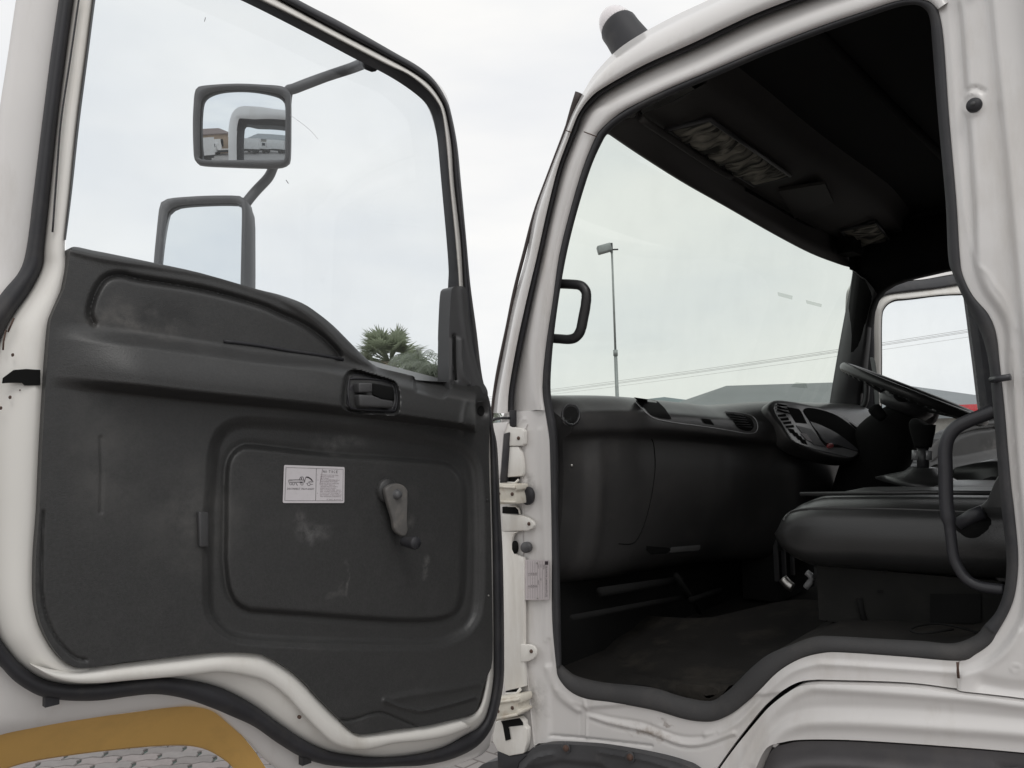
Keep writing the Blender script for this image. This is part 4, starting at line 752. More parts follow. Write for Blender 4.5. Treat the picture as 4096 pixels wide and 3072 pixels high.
# door handle in its recess
eb = D((372, 402), .012)
wH = -ondoor((376, 400), 0)[1]
hw = lambda pts, w, th, name, mat, bev=.003: bevel(MB().prism([D(p, w + wH) for p in pts], (0, -th, 0)).build(name, mat, door), bev, 3)
hz2 = lambda pts: zz(336, 368, 17.28, pts)
MB().prism([ondoor(((p[0]-371)*.86+371, (p[1]-393)*.84+393), .0015) for p in esc], (0, -.001, 0)).build('handle_bezel', RUBBER, door)
hh = hw(hz2([(400, 255), (630, 262), (640, 420), (400, 425)]), -.014, .02, 'lock_tab', TRIML, .003)
hw(hz2([(400, 455), (640, 470), (800, 540), (1000, 570), (1000, 690), (420, 665)]), -.016, .02, 'door_handle', TRIML, .004)
hw(hz2([(640, 260), (1000, 330), (1020, 560), (800, 535), (640, 465)]), -.001, .004, 'handle_well', DARK, .002)
MB().tube([ondoor(p, .001) for p in cat(hz2([(225, 620), (200, 400), (215, 230), (260, 185), (600, 195), (980, 265), (1040, 400), (1050, 560), (1020, 720), (950, 745), (450, 715), (260, 690)]), 4, True)], .0022, 6, closed=True).build('handle_surround', RUBBER, door, True)
# reflector pad left of the pocket
rb = [ondoor((196.5, 511), .0), ondoor((206.5, 512), .0), ondoor((206.5, 547), .0), ondoor((197.5, 547), .0)]
bevel(MB().prism(rb, (0, .009, 0)).build('rubber_stop', TRIML, door), .003, 3)
# window winder
cb = ondoor((389.5, 494), 0); ck = ondoor((396.4, 541.3), 0)
def ddisc(c, r, h0, h1, name, mat, par, n=32, r1=None, e=.6):
    R = []
    for (rr, hh_) in ((r*1.05, h0), (r, h0+.002), (r if r1 is None else r1, h1-.004), ((r if r1 is None else r1)*.85, h1), (.001, h1+.001)):
        R.append([np.array((c[0]+rr*math.cos(a), c[1]+hh_, c[2]+rr*math.sin(a))) for a in np.linspace(0, 2*math.pi, n, endpoint=False)])
    return MB().rings(R, True, True).build(name, mat, par, True)
ddisc(ondoor((386, 490), 0), .023, -.004, .010, 'winder_plate', TRIM, door)
arm = [(378.5, 491), (380.5, 486.5), (385, 484), (391, 483.3), (397, 485.3), (400.5, 490), (401, 495), (400.5, 520), (401, 530), (397, 536), (388.5, 530), (386, 518), (382, 505)]
am = MB().prism([np.array(D(p, -.014)) + np.array((0, .022, 0)) for p in cat(arm, 4, True)], (0, -.012, 0)).build('window_winder', pmat('worn_winder_plastic', (.12, .115, .11), .5, .15, 30, dirt=(.22, .2, .18), dirt_amt=.6, dirt_scale=40), door); bevel(am, .004, 3)
ddisc(D((389.5, 494), -.014), .010, .020, .030, 'winder_hub', HOUSE, door, r1=.008)
ddisc(D((397, 541), -.014), .0085, .020, .058, 'winder_knob', RUBBER, door, r1=.0125)
disc('screw', ondoor((488.2, 595.5), .002), .0022, STEEL, door, dome=.001, nrm=(0, 1, 0), n=12)
for p in ((487, 500), (300, 717.2)): disc('screw', D(p, -.003) if p[1] > 600 else ondoor(p, .002), .003, RUST if p[1] > 600 else TRIM, door, dome=.001, nrm=(0, 1, 0), n=12)
# latch slot and small holes in the shut face
sl_ = tt(0, 1, [(15, 825), (20, 790), (90, 738), (170, 732), (262, 738), (262, 838), (160, 838), (145, 822), (60, 822)])
MB().prism([D(p, -.0035) for p in sl_], (0, -.002, 0)).build('latch_slot', DARK, door)
for x, y, s in ((85, 640, 1), (68, 915, 1), (8, 985, 1), (133, 868, .4), (580, 1062+1659, 0)):
    p = tt(0, 1, [(x, y)])[0]
    if s: disc('drain_hole', D(p, -.002), .0014*s, RUST, door, dome=.0004, nrm=(0, 1, 0), n=12, e=1.7)
disc('drain_hole', D((90.2, 676), -.006), .0035, RUST, door, dome=.0004, nrm=(0, 1, 0), n=14)
for p in ((254, 690.5), (281, 700)): pass
for pts in ([(14, 318), (11, 325), (8, 332)], [(6, 330), (3.5, 342), (3, 350)]): MB().tube([D(p, .003) for p in pts], .0012, 5).build('rust_streak', RUST, door, True)
for q in ((51, 700), (305, 759.5)): MB().box(D(q, .03), (.009, .006, .007)).build('seal_clip', RUBBER, door)
# notice sticker
sq = [ondoor(p, .0012) for p in ((283.4, 464.6), (344.2, 466.8), (343.8, 503.2), (282.0, 503.2))]
yb = max(q[1] for q in sq); sq = [np.array((q[0], yb, q[2])) for q in sq]
def stm(s, t, o): return quadmap(sq, s, t, (0, o, 0))
rc = []
for cx, cy, a0 in ((.975, .955, 0), (.025, .955, 90), (.025, .045, 180), (.975, .045, 270)):
    for a in np.radians(np.linspace(a0, a0+90, 5)): rc.append((cx + .022*math.cos(a), cy + .038*math.sin(a)))
MB().prism([stm(s, t, 0) for s, t in rc], (0, .0008, 0)).build('notice_sticker', PAPER, door, label='white notice sticker about the prop-shaft')
def rect(x0, y0, x1, y1): return [(x0, y0), (x1, y0), (x1, y1), (x0, y1)]
V = []; Fc = []
for r in (rect(.03, .065, .97, .072), rect(.03, .925, .97, .932), rect(.028, .065, .033, .93), rect(.967, .065, .972, .93), rect(.512, .065, .518, .93)): k = len(V); V += r; Fc.append((k, k+1, k+2, k+3))
tv, tf = text_mesh([('N', .625, .82, .072, .028), ('O', .66, .82, .072, .032), ('T', .725, .82, .072, .028), ('I', .775, .82, .072, None), ('C', .80, .82, .072, .03), ('E', .848, .82, .072, .026), ('DISCONNECT', .06, .355, .05, .205), ('PROP-SHAFT', .285, .355, .05, .205)])
k = len(V); V += tv; Fc += [tuple(i+k for i in f) for f in tf]
# line drawing of a tipped truck being towed
def stroke(pts, w=.004):
    global V, Fc
    for (x0, y0), (x1, y1) in zip(pts, pts[1:]):
        l_ = math.hypot(x1-x0, (y1-y0)*.6)+1e-6; nx_, ny_ = -(y1-y0)*.6/l_*w, (x1-x0)/l_*w*1.6; k = len(V)
        V += [(x0+nx_, y0+ny_), (x1+nx_, y1+ny_), (x1-nx_, y1-ny_), (x0-nx_, y0-ny_)]; Fc.append((k, k+1, k+2, k+3))
def circ(x, y, r, n=12): stroke([(x + r*math.cos(a), y + r*1.65*math.sin(a)) for a in np.linspace(0, 2*math.pi, n)], .003)
fz = lambda pts: [((x-290)/1695., 1-(y-290)/1030.) for x, y in pts]
stroke(fz([(425, 760), (425, 695), (700, 680), (840, 690), (860, 745), (425, 770)]), .003); stroke(fz([(700, 690), (740, 610), (800, 605), (830, 690)]), .004); stroke(fz([(760, 625), (765, 680)]), .006)
stroke(fz([(430, 700), (520, 698)]), .002); stroke(fz([(430, 725), (830, 712)]), .002); stroke(fz([(610, 765), (660, 845)]), .004); stroke(fz([(720, 755), (780, 755)]), .008)
for x in (480, 550, 780): circ(*fz([(x, 795)])[0], .02)
stroke(fz([(840, 750), (885, 600), (940, 600), (1010, 640), (1060, 700), (1085, 735), (960, 735)]), .004); stroke(fz([(895, 610), (950, 615), (1020, 660), (1050, 700)]), .010); circ(*fz([(965, 800)])[0], .024); stroke(fz([(900, 775), (930, 800)]), .003); stroke(fz([(1000, 805), (1080, 803)]), .003)
obj('notice_print', [stm(s, t, .0012) for s, t in V], Fc, INK, door, False)
body = ['1.  TOWING IS ONLY ALLOWED', '    WITH DISCONNECTED', '    PROP-SHAFT.', '2.  FOR AN EXTREME EMERGENCY', '    CASE WHERE PROP-SHAFT', '    CAN NOT BE DISCONNECTED', '    FOR SAFETY REASON,', '    OBSERVE THE FOLLOWING', '    RANGE GROUP IN HIGH', '    MAX. TOWING SPEED  30km/h', '    MAX. TOWING DISTANCE  10km',
        '3.  IF YOU DO NOT DISCONNECT', '    PROP-SHAFT, IT WILL DAMAGE', '    THE TRANSMISSION BEARINGS.']
its = []
for k, s in enumerate(body):
    lead = len(s)-len(s.lstrip()); x0 = .555 + (.03 if s[0] == ' ' else 0); s2 = s.strip()
    if s[0] != ' ': its.append((s2[:2], .535, .745-k*.0445, .026, None)); s2 = s2[2:].strip()
    its.append((s2, .585, .745-k*.0445, .030, len(s2)*.0138))
its.append(('P. NO. 8-97175', .70, .085, .028, .24))
tv, tf = text_mesh(its); obj('notice_small_print', [stm(s, t, .0012) for s, t in tv], tf, INKR, door, False)
ddt = MB().tube([stm(.615, .93, .0014), stm(.60, .7, .0014), stm(.575, .5, .0014)], .0003, 4); ddt.build('sticker_tear', INKR, door)
# mirrors and their arms, carried by the door's front frame
def to_local(P): P = np.asarray(P) - HINGE; return np.array([P @ DD, -(P @ DN), P[2]])
def to_world(P): P = np.asarray(P); return HINGE + DD*P[0] - DN*P[1] + np.array((0, 0, P[2]))
def mirror(name, out_px, gl_px, w, depth, label, parent, aim, Rc, tint=None):
    po = cat(out_px, 4, True); pg = cat(gl_px, 4, True)
    n = len(po); pg = rs(np.vstack([pg, pg[:1]]), n+1, 1, False)[:-1]; po = rs(np.vstack([po, po[:1]]), n+1, 1, False)[:-1]
    cp_ = sum(D(p, w) for p in pg)/n; Cw = to_world(cp_); inc = Cw-C; inc /= np.linalg.norm(inc); aim = np.array(aim, float); aim /= np.linalg.norm(aim)
    nw = aim-inc; nw /= np.linalg.norm(nw); nl = np.array((nw @ DD, -(nw @ DN), nw[2]))
    PL = lambda p, o=0.0: to_local(hit(p[0], p[1], nw, Cw + nw*o))
    Pg = [PL(p) for p in pg]; Po = [PL(p, .002) for p in po]; c = sum(Po)/n
    hs = MB().rings([[p - nl*.004 for p in Pg], [p + nl*.003 for p in Pg], [a*.6+b*.4 + nl*.008 for a, b in zip(Pg, Po)], [p + nl*.003 for p in Po], [p - nl*depth*.45 for p in Po], [c + (p-c)*.8 - nl*depth*.9 for p in Po], [c + (p-c)*.3 - nl*depth for p in Po]], True)
    hs.f.append(tuple(range(6*n, 7*n))); o = hs.build(name, HOUSE, parent, True, label=label)
    cg = sum(Pg)/n; V = [cg]; Fc = []; rings = 12
    for q in range(1, rings+1):
        for p in Pg:
            v = (p-cg)*q/rings*1.02; V.append(cg + v - nl*(v @ v)/(2*Rc))
    for j in range(n): Fc.append((0, 1+j, 1+(j+1) % n))
    for q in range(rings-1):
        for j in range(n): a = 1+q*n+j; b = 1+q*n+(j+1) % n; Fc.append((a, b, b+n, a+n))
    obj('mirror_glass', V, Fc, MIRR, door, True)
    return PL, nl
# upper convex mirror
mo = zz(185, 75, 16.592, [(230, 200), (500, 165), (900, 148), (1300, 165), (1600, 190), (1720, 260), (1745, 400), (1748, 800), (1740, 1350), (1700, 1460), (1580, 1515), (1300, 1525), (700, 1505), (260, 1480), (170, 1420), (145, 1250), (135, 800), (150, 450), (170, 290)])
mg = zz(185, 75, 16.592, [(300, 355), (420, 285), (620, 245), (950, 235), (1250, 255), (1520, 300), (1630, 360), (1672, 480), (1670, 900), (1660, 1350), (1600, 1410), (1000, 1415), (300, 1410), (245, 1300), (240, 900), (255, 480)])
MW = .42
PLu, nu_ = mirror('mirror_housing', mo, mg, MW, .05, 'small upper convex mirror', door, (.64, -.77, .13), .58)
# lower main mirror
mo2 = zz(144, 176, 12.96, [(230, 350), (330, 300), (600, 275), (900, 262), (1240, 266), (1320, 310), (1340, 420), (1330, 900), (1322, 1420), (1318, 1900), (1250, 2150), (150, 2150), (95, 1900), (133, 1160), (170, 750), (205, 430)])
mg2 = zz(144, 176, 12.96, [(300, 460), (380, 390), (520, 362), (900, 345), (1180, 343), (1250, 370), (1275, 440), (1268, 900), (1258, 1400), (1250, 1850), (1200, 2050), (230, 2050), (180, 1850), (225, 1160), (260, 750), (290, 510)])
PLl, nl_ = mirror('mirror_housing', mo2, mg2, MW, .07, 'tall lower main mirror', door, (.05, -.95, .7), 2.5)
MC = to_world(D((241, 125), MW))
# side return of the main mirror's shell
sp = rs(zz(144, 176, 12.96, [(1290, 280), (1400, 420), (1440, 580), (1445, 900), (1445, 1450), (1430, 1900)]), 12); sq_ = rs(zz(144, 176, 12.96, [(1250, 275), (1325, 420), (1330, 580), (1325, 900), (1318, 1450), (1310, 1900)]), 12)
ribbon('mirror_shell_side', [[PLl(p) for p in sq_], [PLl(p, -.01) for p in sq_*.5+sp*.5], [PLl(p, -.04) for p in sp], [PLl(p, -.09) for p in sp-[8, 0]]], HOUSE, door)
arm1 = [D((366, 62), .16), D((352, 68), .30), D((325, 77), .38), D((296, 88), MW), D((288, 92), MW+.02), D((286, 110), MW+.03)]
MB().tube(cat(arm1, 6), .0125, 12).build('mirror_arm', HOUSE, door, True)
MB().tube([D((372, 64), .08), D((366, 62), .16)], .016, 12).build('mirror_arm_socket', RUBBER, door, True)
MB().tube(cat([D((276, 160), MW+.03), D((273, 168), MW+.03), D((268, 178), MW+.03), D((255, 192), MW+.03), D((245, 205), MW+.03), D((242, 215), MW+.04)], 5), .0115, 12).build('mirror_arm', HOUSE, door, True)
# ================================================================== FAR DOOR: mirrored copy of the near door's main pieces
PHI = math.radians(64)
far = door.copy(); COL.objects.link(far); far.parent = truck; far.location = (0, 1.93, -.67); far.rotation_euler = (0, 0, PHI); far.scale = (1, -1, 1.2); far['label'] = 'far side door, open'
for ch in list(door.children):
    if ch.name.split('.')[0] in ('weatherstrip', 'outer_flange', 'window_channel', 'outer_frame', 'outer_panel', 'window_pane', 'corner_cover', 'trim_panel', 'shut_face_ledge', 'door_handle', 'lock_tab', 'handle_well', 'window_winder', 'winder_hub', 'winder_knob', 'winder_plate'):
        c = ch.copy(); COL.objects.link(c); c.parent = far
        if c.get('label'): del c['label']
# far mirror seen past the steering wheel
P = lambda q, y: YP(q, y)
fm = tt(3, 1, [(615, 690), (640, 665), (680, 657), (698, 690), (712, 800), (722, 900), (724, 1000), (700, 1120), (600, 1130), (590, 900)])
o = MB().prism([YP(p, 2.15) for p in cat(fm, 3, True)], (-.05, .03, 0)).build('far_mirror_housing', pmat('pale_grey_plastic', (.22, .23, .23), .5, .1, 10), truck); bevel(o, .01, 3)
# far mirror bracket tube
MB().tube(cat([YP(p, 1.86) for p in tt(3, 1, [(640, 800), (637, 900), (625, 960), (590, 985), (545, 975), (500, 968)])], 4), .012, 10).build('far_grab_handle', INT, truck, True)

# ================================================================== CAB INTERIOR
# far side wall with its door opening
fo_px = [(852, 270)]
far_in = [(0.03, 1.02), (0.03, 1.60), (.06, 1.75)]
fw_out = [(-.12, .95), (-.12, 1.75), (.12, 2.46), (1.25, 2.46), (1.25, .95)]
top_edge = [YP(p, 1.86) for p in tt(3, 1, [(655, 380), (668, 320), (700, 250), (760, 190), (900, 140), (1040, 108), (1180, 75), (1400, 50)])]
inr = [(-.0, 1.05), (-.02, 1.50)] + [tuple(YP(p, 1.86)[[0, 2]]) for p in tt(3, 1, [(602, 900), (618, 700), (635, 500)])] + [(p[0], p[2]) for p in top_edge] + [(1.02, 2.22), (1.08, 2.1), (1.10, 1.2), (1.0, 1.12), (.6, 1.12), (.3, 1.02)]
otr = [(-.04, .95), (-.03, 1.45), (.00, 1.62), (.05, 1.85), (.085, 2.05), (.115, 2.22), (.13, 2.30), (.15, 2.42), (.25, 2.46), (.40, 2.46), (.5, 2.46), (.62, 2.46), (.8, 2.46), (1.2, 2.46), (1.22, 2.2), (1.22, 1.2), (1.22, .95), (.6, .95), (.3, .95)]
inr2 = rs(np.array(inr + [inr[0]]), 90, 1, False); otr2 = rs(np.array(otr + [otr[0]]), 90, 1, False)
ribbon('far_side_lining', [[(p[0], 1.90, p[1]) for p in otr2], [(p[0]*.5+q[0]*.5, 1.845, p[1]*.5+q[1]*.5) for p, q in zip(otr2, inr2)], [(p[0], 1.86, p[1]) for p in inr2], [(p[0], 1.92, p[1]) for p in inr2]], DARK, truck, solid=.003)
# far A pillar trim: dark strip between windscreen and far door opening
pl_ = cat([(849.8, 268), (852.3, 273), (846.7, 304), (840, 340), (833.5, 378), (829.7, 401.8), (828, 415)], 4); pr_ = cat([(877, 294), (872, 303), (868.5, 316), (866, 345), (863, 375), (860, 400), (858, 440)], 4)
nn = len(pl_); cP = [XP(p, xx) for p, xx in zip(pl_, np.linspace(.13, -.02, nn))]; cQ = [YP(p, 1.855) for p in pr_]
ribbon('far_pillar_trim', [[p + np.array((-.01, .05, 0)) for p in cP], cP, [a*.62+b*.38 + np.array((.012, -.025, 0)) for a, b in zip(cP, cQ)], [a*.55+b*.45 + np.array((.018, -.02, 0)) for a, b in zip(cP, cQ)], [a*.2+b*.8 + np.array((.01, -.01, 0)) for a, b in zip(cP, cQ)], cQ, [p + np.array((0, .05, 0)) for p in cQ]], INT, truck)
# near A pillar inner trim is the lip of the opening; rear wall, ceiling, floor
MB().box2((1.2, .04, .95), (1.25, 1.9, 2.46)).build('rear_wall', DARK, truck)
MB().box2((.90, .055, 1.75), (1.2, .062, 2.47)).build('rear_corner_lining', DARK, truck)
hd0 = cat([(590, 122), (608, 134), (637, 153.7), (680, 181), (723.7, 205.8), (774.4, 234.7), (810.6, 253.5), (839.5, 264.5), (849.6, 267.5), (858, 272)], 4)
h2 = cat([(625, 108), (644, 123), (675, 144), (715, 171), (747, 190), (770, 203), (796, 219), (825, 233), (850, 248), (868, 262)], 4); h3 = cat([(660, 52), (702, 84), (740, 110), (796, 151), (835, 177), (875.6, 203), (895, 222), (913, 242), (920, 252), (930, 262)], 4)
n0 = len(hd0); E0 = [XP(p, .12) for p in hd0]; E1 = [ZP(p, 2.345) for p in h2]; E2 = [ZP(p, 2.37) for p in h3]
cl = lambda R: [np.array((p[0], min(max(p[1], .075), 1.88), p[2])) for p in R]
E0, E1, E2 = cl(E0), cl(E1), cl(E2)
e1a = [a*.55+b*.45 + np.array((0, 0, .006)) for a, b in zip(E0, E1)]
ribbon('header_trim', [[p + np.array((-.015, 0, .05)) for p in E0], E0, [p + np.array((.012, 0, -.003)) for p in E0], e1a, [a*.1+b*.9 for a, b in zip(E0, E1)], [p + np.array((0, 0, .014)) for p in E1]], pmat('header_trim_plastic', (.052, .048, .047), .6, .15, 12), truck)
ribbon('overhead_shelf', [[p + np.array((0, 0, .016)) for p in E1], [p + np.array((.006, 0, .002)) for p in E1], [a*.85+b*.15 for a, b in zip(E1, E2)], [a*.5+b*.5 + np.array((0, 0, -.004)) for a, b in zip(E1, E2)], E2, [p + np.array((.012, 0, .03)) for p in E2], [np.array((p[0]+.05, p[1], 2.44)) for p in E2]], SHELF, truck)
MB().add([(.3, .10, 2.43), (1.25, .10, 2.43), (1.25, 1.9, 2.43), (.3, 1.9, 2.43)], [(0, 1, 2, 3)]).build('headlining', DARK, truck)
for xx in (.62, .85): MB().tube([(xx, .06, 2.425), (xx, 1.86, 2.425)], .012, 8).build('headlining_bow', DARK, truck, True)
# nets, switch plate and card in the overhead shelf
def shelf_pt(p): 
    P = ZP(p, 2.345); return P
hzs = lambda pts: zz(608, 64, 6.912, pts)
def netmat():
    m = pmat('painted_fold_net_cloth', (.20, .19, .165), .9, .3, 30); t = m.node_tree; p = t.nodes['Principled BSDF']; N = t.nodes.new; L = t.links.new
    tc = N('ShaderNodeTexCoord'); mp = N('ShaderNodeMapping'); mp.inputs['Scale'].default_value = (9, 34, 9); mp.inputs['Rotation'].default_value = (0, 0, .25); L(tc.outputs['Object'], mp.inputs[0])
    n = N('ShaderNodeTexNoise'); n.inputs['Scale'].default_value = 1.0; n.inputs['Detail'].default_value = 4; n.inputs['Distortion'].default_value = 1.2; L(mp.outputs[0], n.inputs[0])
    r = N('ShaderNodeValToRGB'); r.color_ramp.elements[0].position = .40; r.color_ramp.elements[1].position = .62; r.color_ramp.elements[0].color = (.03, .03, .026, 1); r.color_ramp.elements[1].color = (.27, .255, .215, 1)  # stretched noise paints fold shading and the dark cavity behind into the colour
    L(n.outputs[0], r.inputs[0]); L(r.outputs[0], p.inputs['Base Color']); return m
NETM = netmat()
def net(corn, name, seed, mat, nfold=9):
    rr = np.random.default_rng(seed); A, B_q, C_q, D_q = [np.array(c_) for c_ in corn]; V = []; nu, nv = 44, 16
    for j in range(nv+1):
        for i in range(nu+1):
            s, t_ = i/nu, j/nv; p = (A*(1-s)+B_q*s)*(1-t_) + (D_q*(1-s)+C_q*s)*t_
            e = math.sin(math.pi*t_)**.5*min(1, 6*s, 6*(1-s)); hgt = -.012 + .007*math.sin(s*nfold*6.28 + 2.2*t_ + 1.5*math.sin(5*t_+seed)) + .004*math.sin(s*31+t_*9)
            V.append(ZP(p, 2.352) + np.array((0, 0, -.006 + (hgt if nfold else 0)*e)))
    if nfold: mat = NETM
    o = obj(name, V, [(j*(nu+1)+i, j*(nu+1)+i+1, (j+1)*(nu+1)+i+1, (j+1)*(nu+1)+i) for j in range(nv) for i in range(nu)], mat, truck, True)
    if nfold: MB().tube([ZP(q, 2.344) for q in (A, B_q, C_q, D_q)], .006, 8, closed=True).build('net_frame', INT, o, True)
net(hzs([(400, 455), (1010, 840), (1260, 770), (700, 380)]), 'storage_net', 1, NET, 10)
net(hzs([(1610, 1150), (1760, 1315), (2005, 1290), (1850, 1090)]), 'storage_net', 5, NET, 3)
net(hzs([(1250, 945), (1300, 985), (1385, 955), (1340, 940)]), 'paper_card', 3, pmat('card_grey', (.16, .165, .16), .7), 0)
MB().tube([ZP(p, 2.33) for p in rs(hzs([(230, 380), (500, 560), (740, 720), (850, 780)]), 20)], [(.009, .009)]*20, 10).build('sun_visor_roll', SHELF, truck, True)
MB().tube(cat([XP(p, .125) for p in hzs([(1128, 985), (1120, 1030), (1135, 1110), (1155, 1170)])], 4), .0012, 6).build('dangling_wire', pmat('pale_wire', (.12, .13, .12), .5), truck, True)
MB().tube(cat([XP(p, .125) for p in hzs([(655, 770), (665, 720), (690, 710), (700, 730)])], 4), .004, 6).build('visor_clip', INT, truck, True)
MB().prism([ZP(q, 2.34) for q in hzs([(1180, 880), (1500, 830), (1560, 960), (1290, 1070)])], (0, 0, .01)).build('roof_switch_panel', SHELF, truck)
MB().tube([ZP(q, 2.345) for q in hzs([(960, 870), (1120, 965), (1290, 1070), (1490, 1170), (1730, 1320)])], .005, 6).build('console_seam', DARK, truck, True)
MB().box(XP((849, 247), .17), (.03, .05, .03)).build('corner_filler', DARK, truck)
MB().box(XP((854.5, 262), .135), (.010, .035, .034)).build('corner_lining', DARK, truck)
# windscreen
wv = []; nu, nv = 14, 8
BL, BR, TR, TL = np.array((-.115, .033, 1.60)), np.array((-.11, 2.22, 1.60)), np.array((.09, 2.12, 2.42)), np.array((.07, .055, 2.42))
for j in range(nv+1):
    for i in range(nu+1):
        s, t_ = i/nu, j/nv; p = (BL*(1-s)+BR*s)*(1-t_) + (TL*(1-s)+TR*s)*t_; p = p + np.array((-.07*math.sin(math.pi*s)*1.0, 0, 0)); wv.append(p)
obj('windscreen', wv, [(j*(nu+1)+i, j*(nu+1)+i+1, (j+1)*(nu+1)+i+1, (j+1)*(nu+1)+i) for j in range(nv) for i in range(nu)], GL_WS, truck, True)
# front panel below the screen
V = []
for k, y in enumerate(np.linspace(0, 1.92, 12)):
    b_x = -.10-.06*math.sin(math.pi*y/1.92); V += [(b_x+.02, y, 1.64), (b_x, y, 1.60), (b_x-.01, y, 1.1), (b_x+.02, y, .75)]
obj('front_panel', V, [(4*k+j, 4*k+4+j, 4*k+5+j, 4*k+1+j) for k in range(11) for j in range(3)], WHITE, truck, True)
# floor: foot well and raised seat box
MB().box2((-.10, .005, .98), (-.075, 1.88, 1.62)).build('firewall_lining', DARK, truck)
MB().box2((-.16, .03, 1.0), (1.2, 1.9, 1.035)).build('cab_floor', MATT, truck)
fl_px = [(560, 668), (566, 640), (600, 612), (640, 615), (700, 618), (735, 612), (790, 600), (830, 605), (815, 636), (790, 646), (768, 656), (751, 669), (736, 684), (723, 695), (709, 702), (682, 697), (651, 688), (605, 683.4), (578, 677)]
msh = relief('floor_mat', [tuple(p) for p in cat(fl_px, 3, True)], [('ridge', cat([(585, 677), (640, 681), (700, 693)], 3), 3, .006), ('ridge', [(655, 679.5), (672, 682)], 1.4, -.012), ('ridge', [(705, 693), (722, 690)], 1.8, -.016), ('ridge', [(590, 672), (620, 680), (690, 687), (730, 690)], 5, .008), ('ridge', [(600, 640), (640, 650), (700, 660)], 12, .01)],
             lambda q, h: YP(q, .06 + max(0, (690-q[1]))*.006 + .0) + np.array((0, 0, h)), MATT, truck, 3, 0)
hump = [YP(p, .075) for p in cat([(1012, 632), (984, 628), (974.8, 636.5), (953.2, 644), (922.3, 642), (891.5, 640.4), (837.4, 637.2), (814.3, 637.7), (791, 645.7), (768, 655.7), (751, 669), (735.8, 684), (730, 690)], 3)]
hx = [np.array((max(p[0], .44), p[1], min(p[2], 1.23))) for p in hump]
ribbon('raised_floor', [hump, [np.array((p[0], .6, p[2]+.004)) for p in hump], [np.array((p[0], 1.85, p[2]+.004)) for p in hump]], MATT, truck)
# loose floor wire
MB().tube(cat([ZP(p, 1.245) for p in tt(3, 2, [(1380, 790), (1250, 750), (1100, 725), (980, 735), (920, 765), (1000, 785), (1200, 760)])], 4), .0022, 6).build('floor_cable', DARK, truck, True)
# dash panel: sections across the cab
secs = []
ys = [.035, .05, .07, .09, .11, .13, .15, .17, .19, .22, .26, .35, .5, .65, .75, .85, .95, 1.05, 1.15, 1.3, 1.55, 1.86]
for y in ys:
    k = 1-ss(y/.26)                                # rounding towards the door
    dx = -.085*k - .0; zt = 1.712 - .030*ss((y-.1)/1.0) - .06*max(0, (.09-y)/.09)**2*1.2; zb = 1.612 - .055*ss((y-.1)/1.1)
    k2 = ss((y-.74)/.38); dx += .080*k2; zt += .018*k2; zb -= .01*k2
    prof = [(-.16, zt-.015), (-.06, zt), (.0, zt-.001), (.045, zt-.010), (.085, zt-.034), (.108, (zt+zb)/2-.002), (.112, zb+.018), (.105, zb+.004), (.088, zb-.008), (.082, zb-.03), (.080, zb-.12), (.062, zb-.25), (.035, zb-.33), (-.02, zb-.37), (-.12, zb-.38)]
    bz = .007*math.exp(-((y-.125)/.020)**2); fade = [0]*6 + [0, 0, .2, .7, 1, 1, .8, .2, 0]
    secs.append([np.array((px + dx*(1 if px > -.1 else .3) + bz*fd, y, pz)) for (px, pz), fd in zip(prof, fade)])
S2 = []
for j in range(len(secs[0])): S2.append(cat([s[j] for s in secs], 4))
S3 = [cat([S2[j][i] for j in range(len(S2))], 4) for i in range(len(S2[0]))]
dash = ribbon('dashboard', S3, DASHM, truck); dash.data.flip_normals()
capn = MB(); capn.add([p + np.array((0, .0, 0)) for p in S3[0]], [tuple(range(len(S3[0])))]); capn.build('dash_end_cap', DASHM, truck)
db = bvh(dash)
def ondash(p, lift=0.0):
    d = Vector(ray(*p)).normalized(); h_ = db.ray_cast(Vector(C), d)
    if h_[0] is None: return XP(p, .11)
    return np.array(h_[0]) - np.array(d)*lift
def dashpoly(pts, name, mat, lift=.0035, inset=0, label=None):
    P = [ondash(p, lift) for p in rs(list(pts)+[pts[0]], 28, 1, False)[:-1]]; c = ondash(np.array(pts).mean(0), lift); n = len(P)
    Q = rs(list(pts)+[pts[0]], 28, 1, False)[:-1]; cc = np.array(pts).mean(0); M1 = [ondash(q*.66+cc*.34, lift) for q in Q]; M2 = [ondash(q*.33+cc*.67, lift) for q in Q]
    return MB().add(P+M1+M2+[c], [(k*n+i, k*n+(i+1) % n, (k+1)*n+(i+1) % n, (k+1)*n+i) for k in range(2) for i in range(n)] + [(2*n+i, 2*n+(i+1) % n, 3*n) for i in range(n)]).build(name, mat, dash, True, label=label)
def dashline(pts, r, name, mat, n=30, closed=False, lift=.0):
    Q = cat(pts, 5, closed); MB().tube([ondash(p, lift) for p in Q], r, 6, closed=closed).build(name, mat, dash, True)
circ_px = lambda c, rx, ry, n=24: [(c[0]+rx*math.cos(a), c[1]+ry*math.sin(a)) for a in np.linspace(0, 2*math.pi, n, endpoint=False)]
sc_ = tt(2, 1, [(382, 1028)])[0]; dashpoly(circ_px(sc_, 7.2, 8.6), 'demister_hole', DARK); dashline(circ_px(sc_, 8.6, 10.2, 10), .0035, 'demister_ring', INT, closed=True)
dashline(tt(2, 1, [(800, 945), (870, 1015), (930, 1055), (1050, 1080), (1200, 1100), (1400, 1130), (1520, 1150), (1580, 1140), (1590, 1090), (1560, 1040), (1480, 1020), (1380, 1010)]), .0022, 'inlay_trim', INTG)
dashpoly(tt(2, 1, [(790, 915), (860, 925), (940, 938), (990, 985), (1040, 1060), (960, 1050), (900, 1030), (860, 985)]), 'storage_pocket', DARK)
dashpoly(tt(2, 1, [(1225, 1052), (1285, 1058), (1312, 1096), (1250, 1085)]), 'switch_slot', DARK)
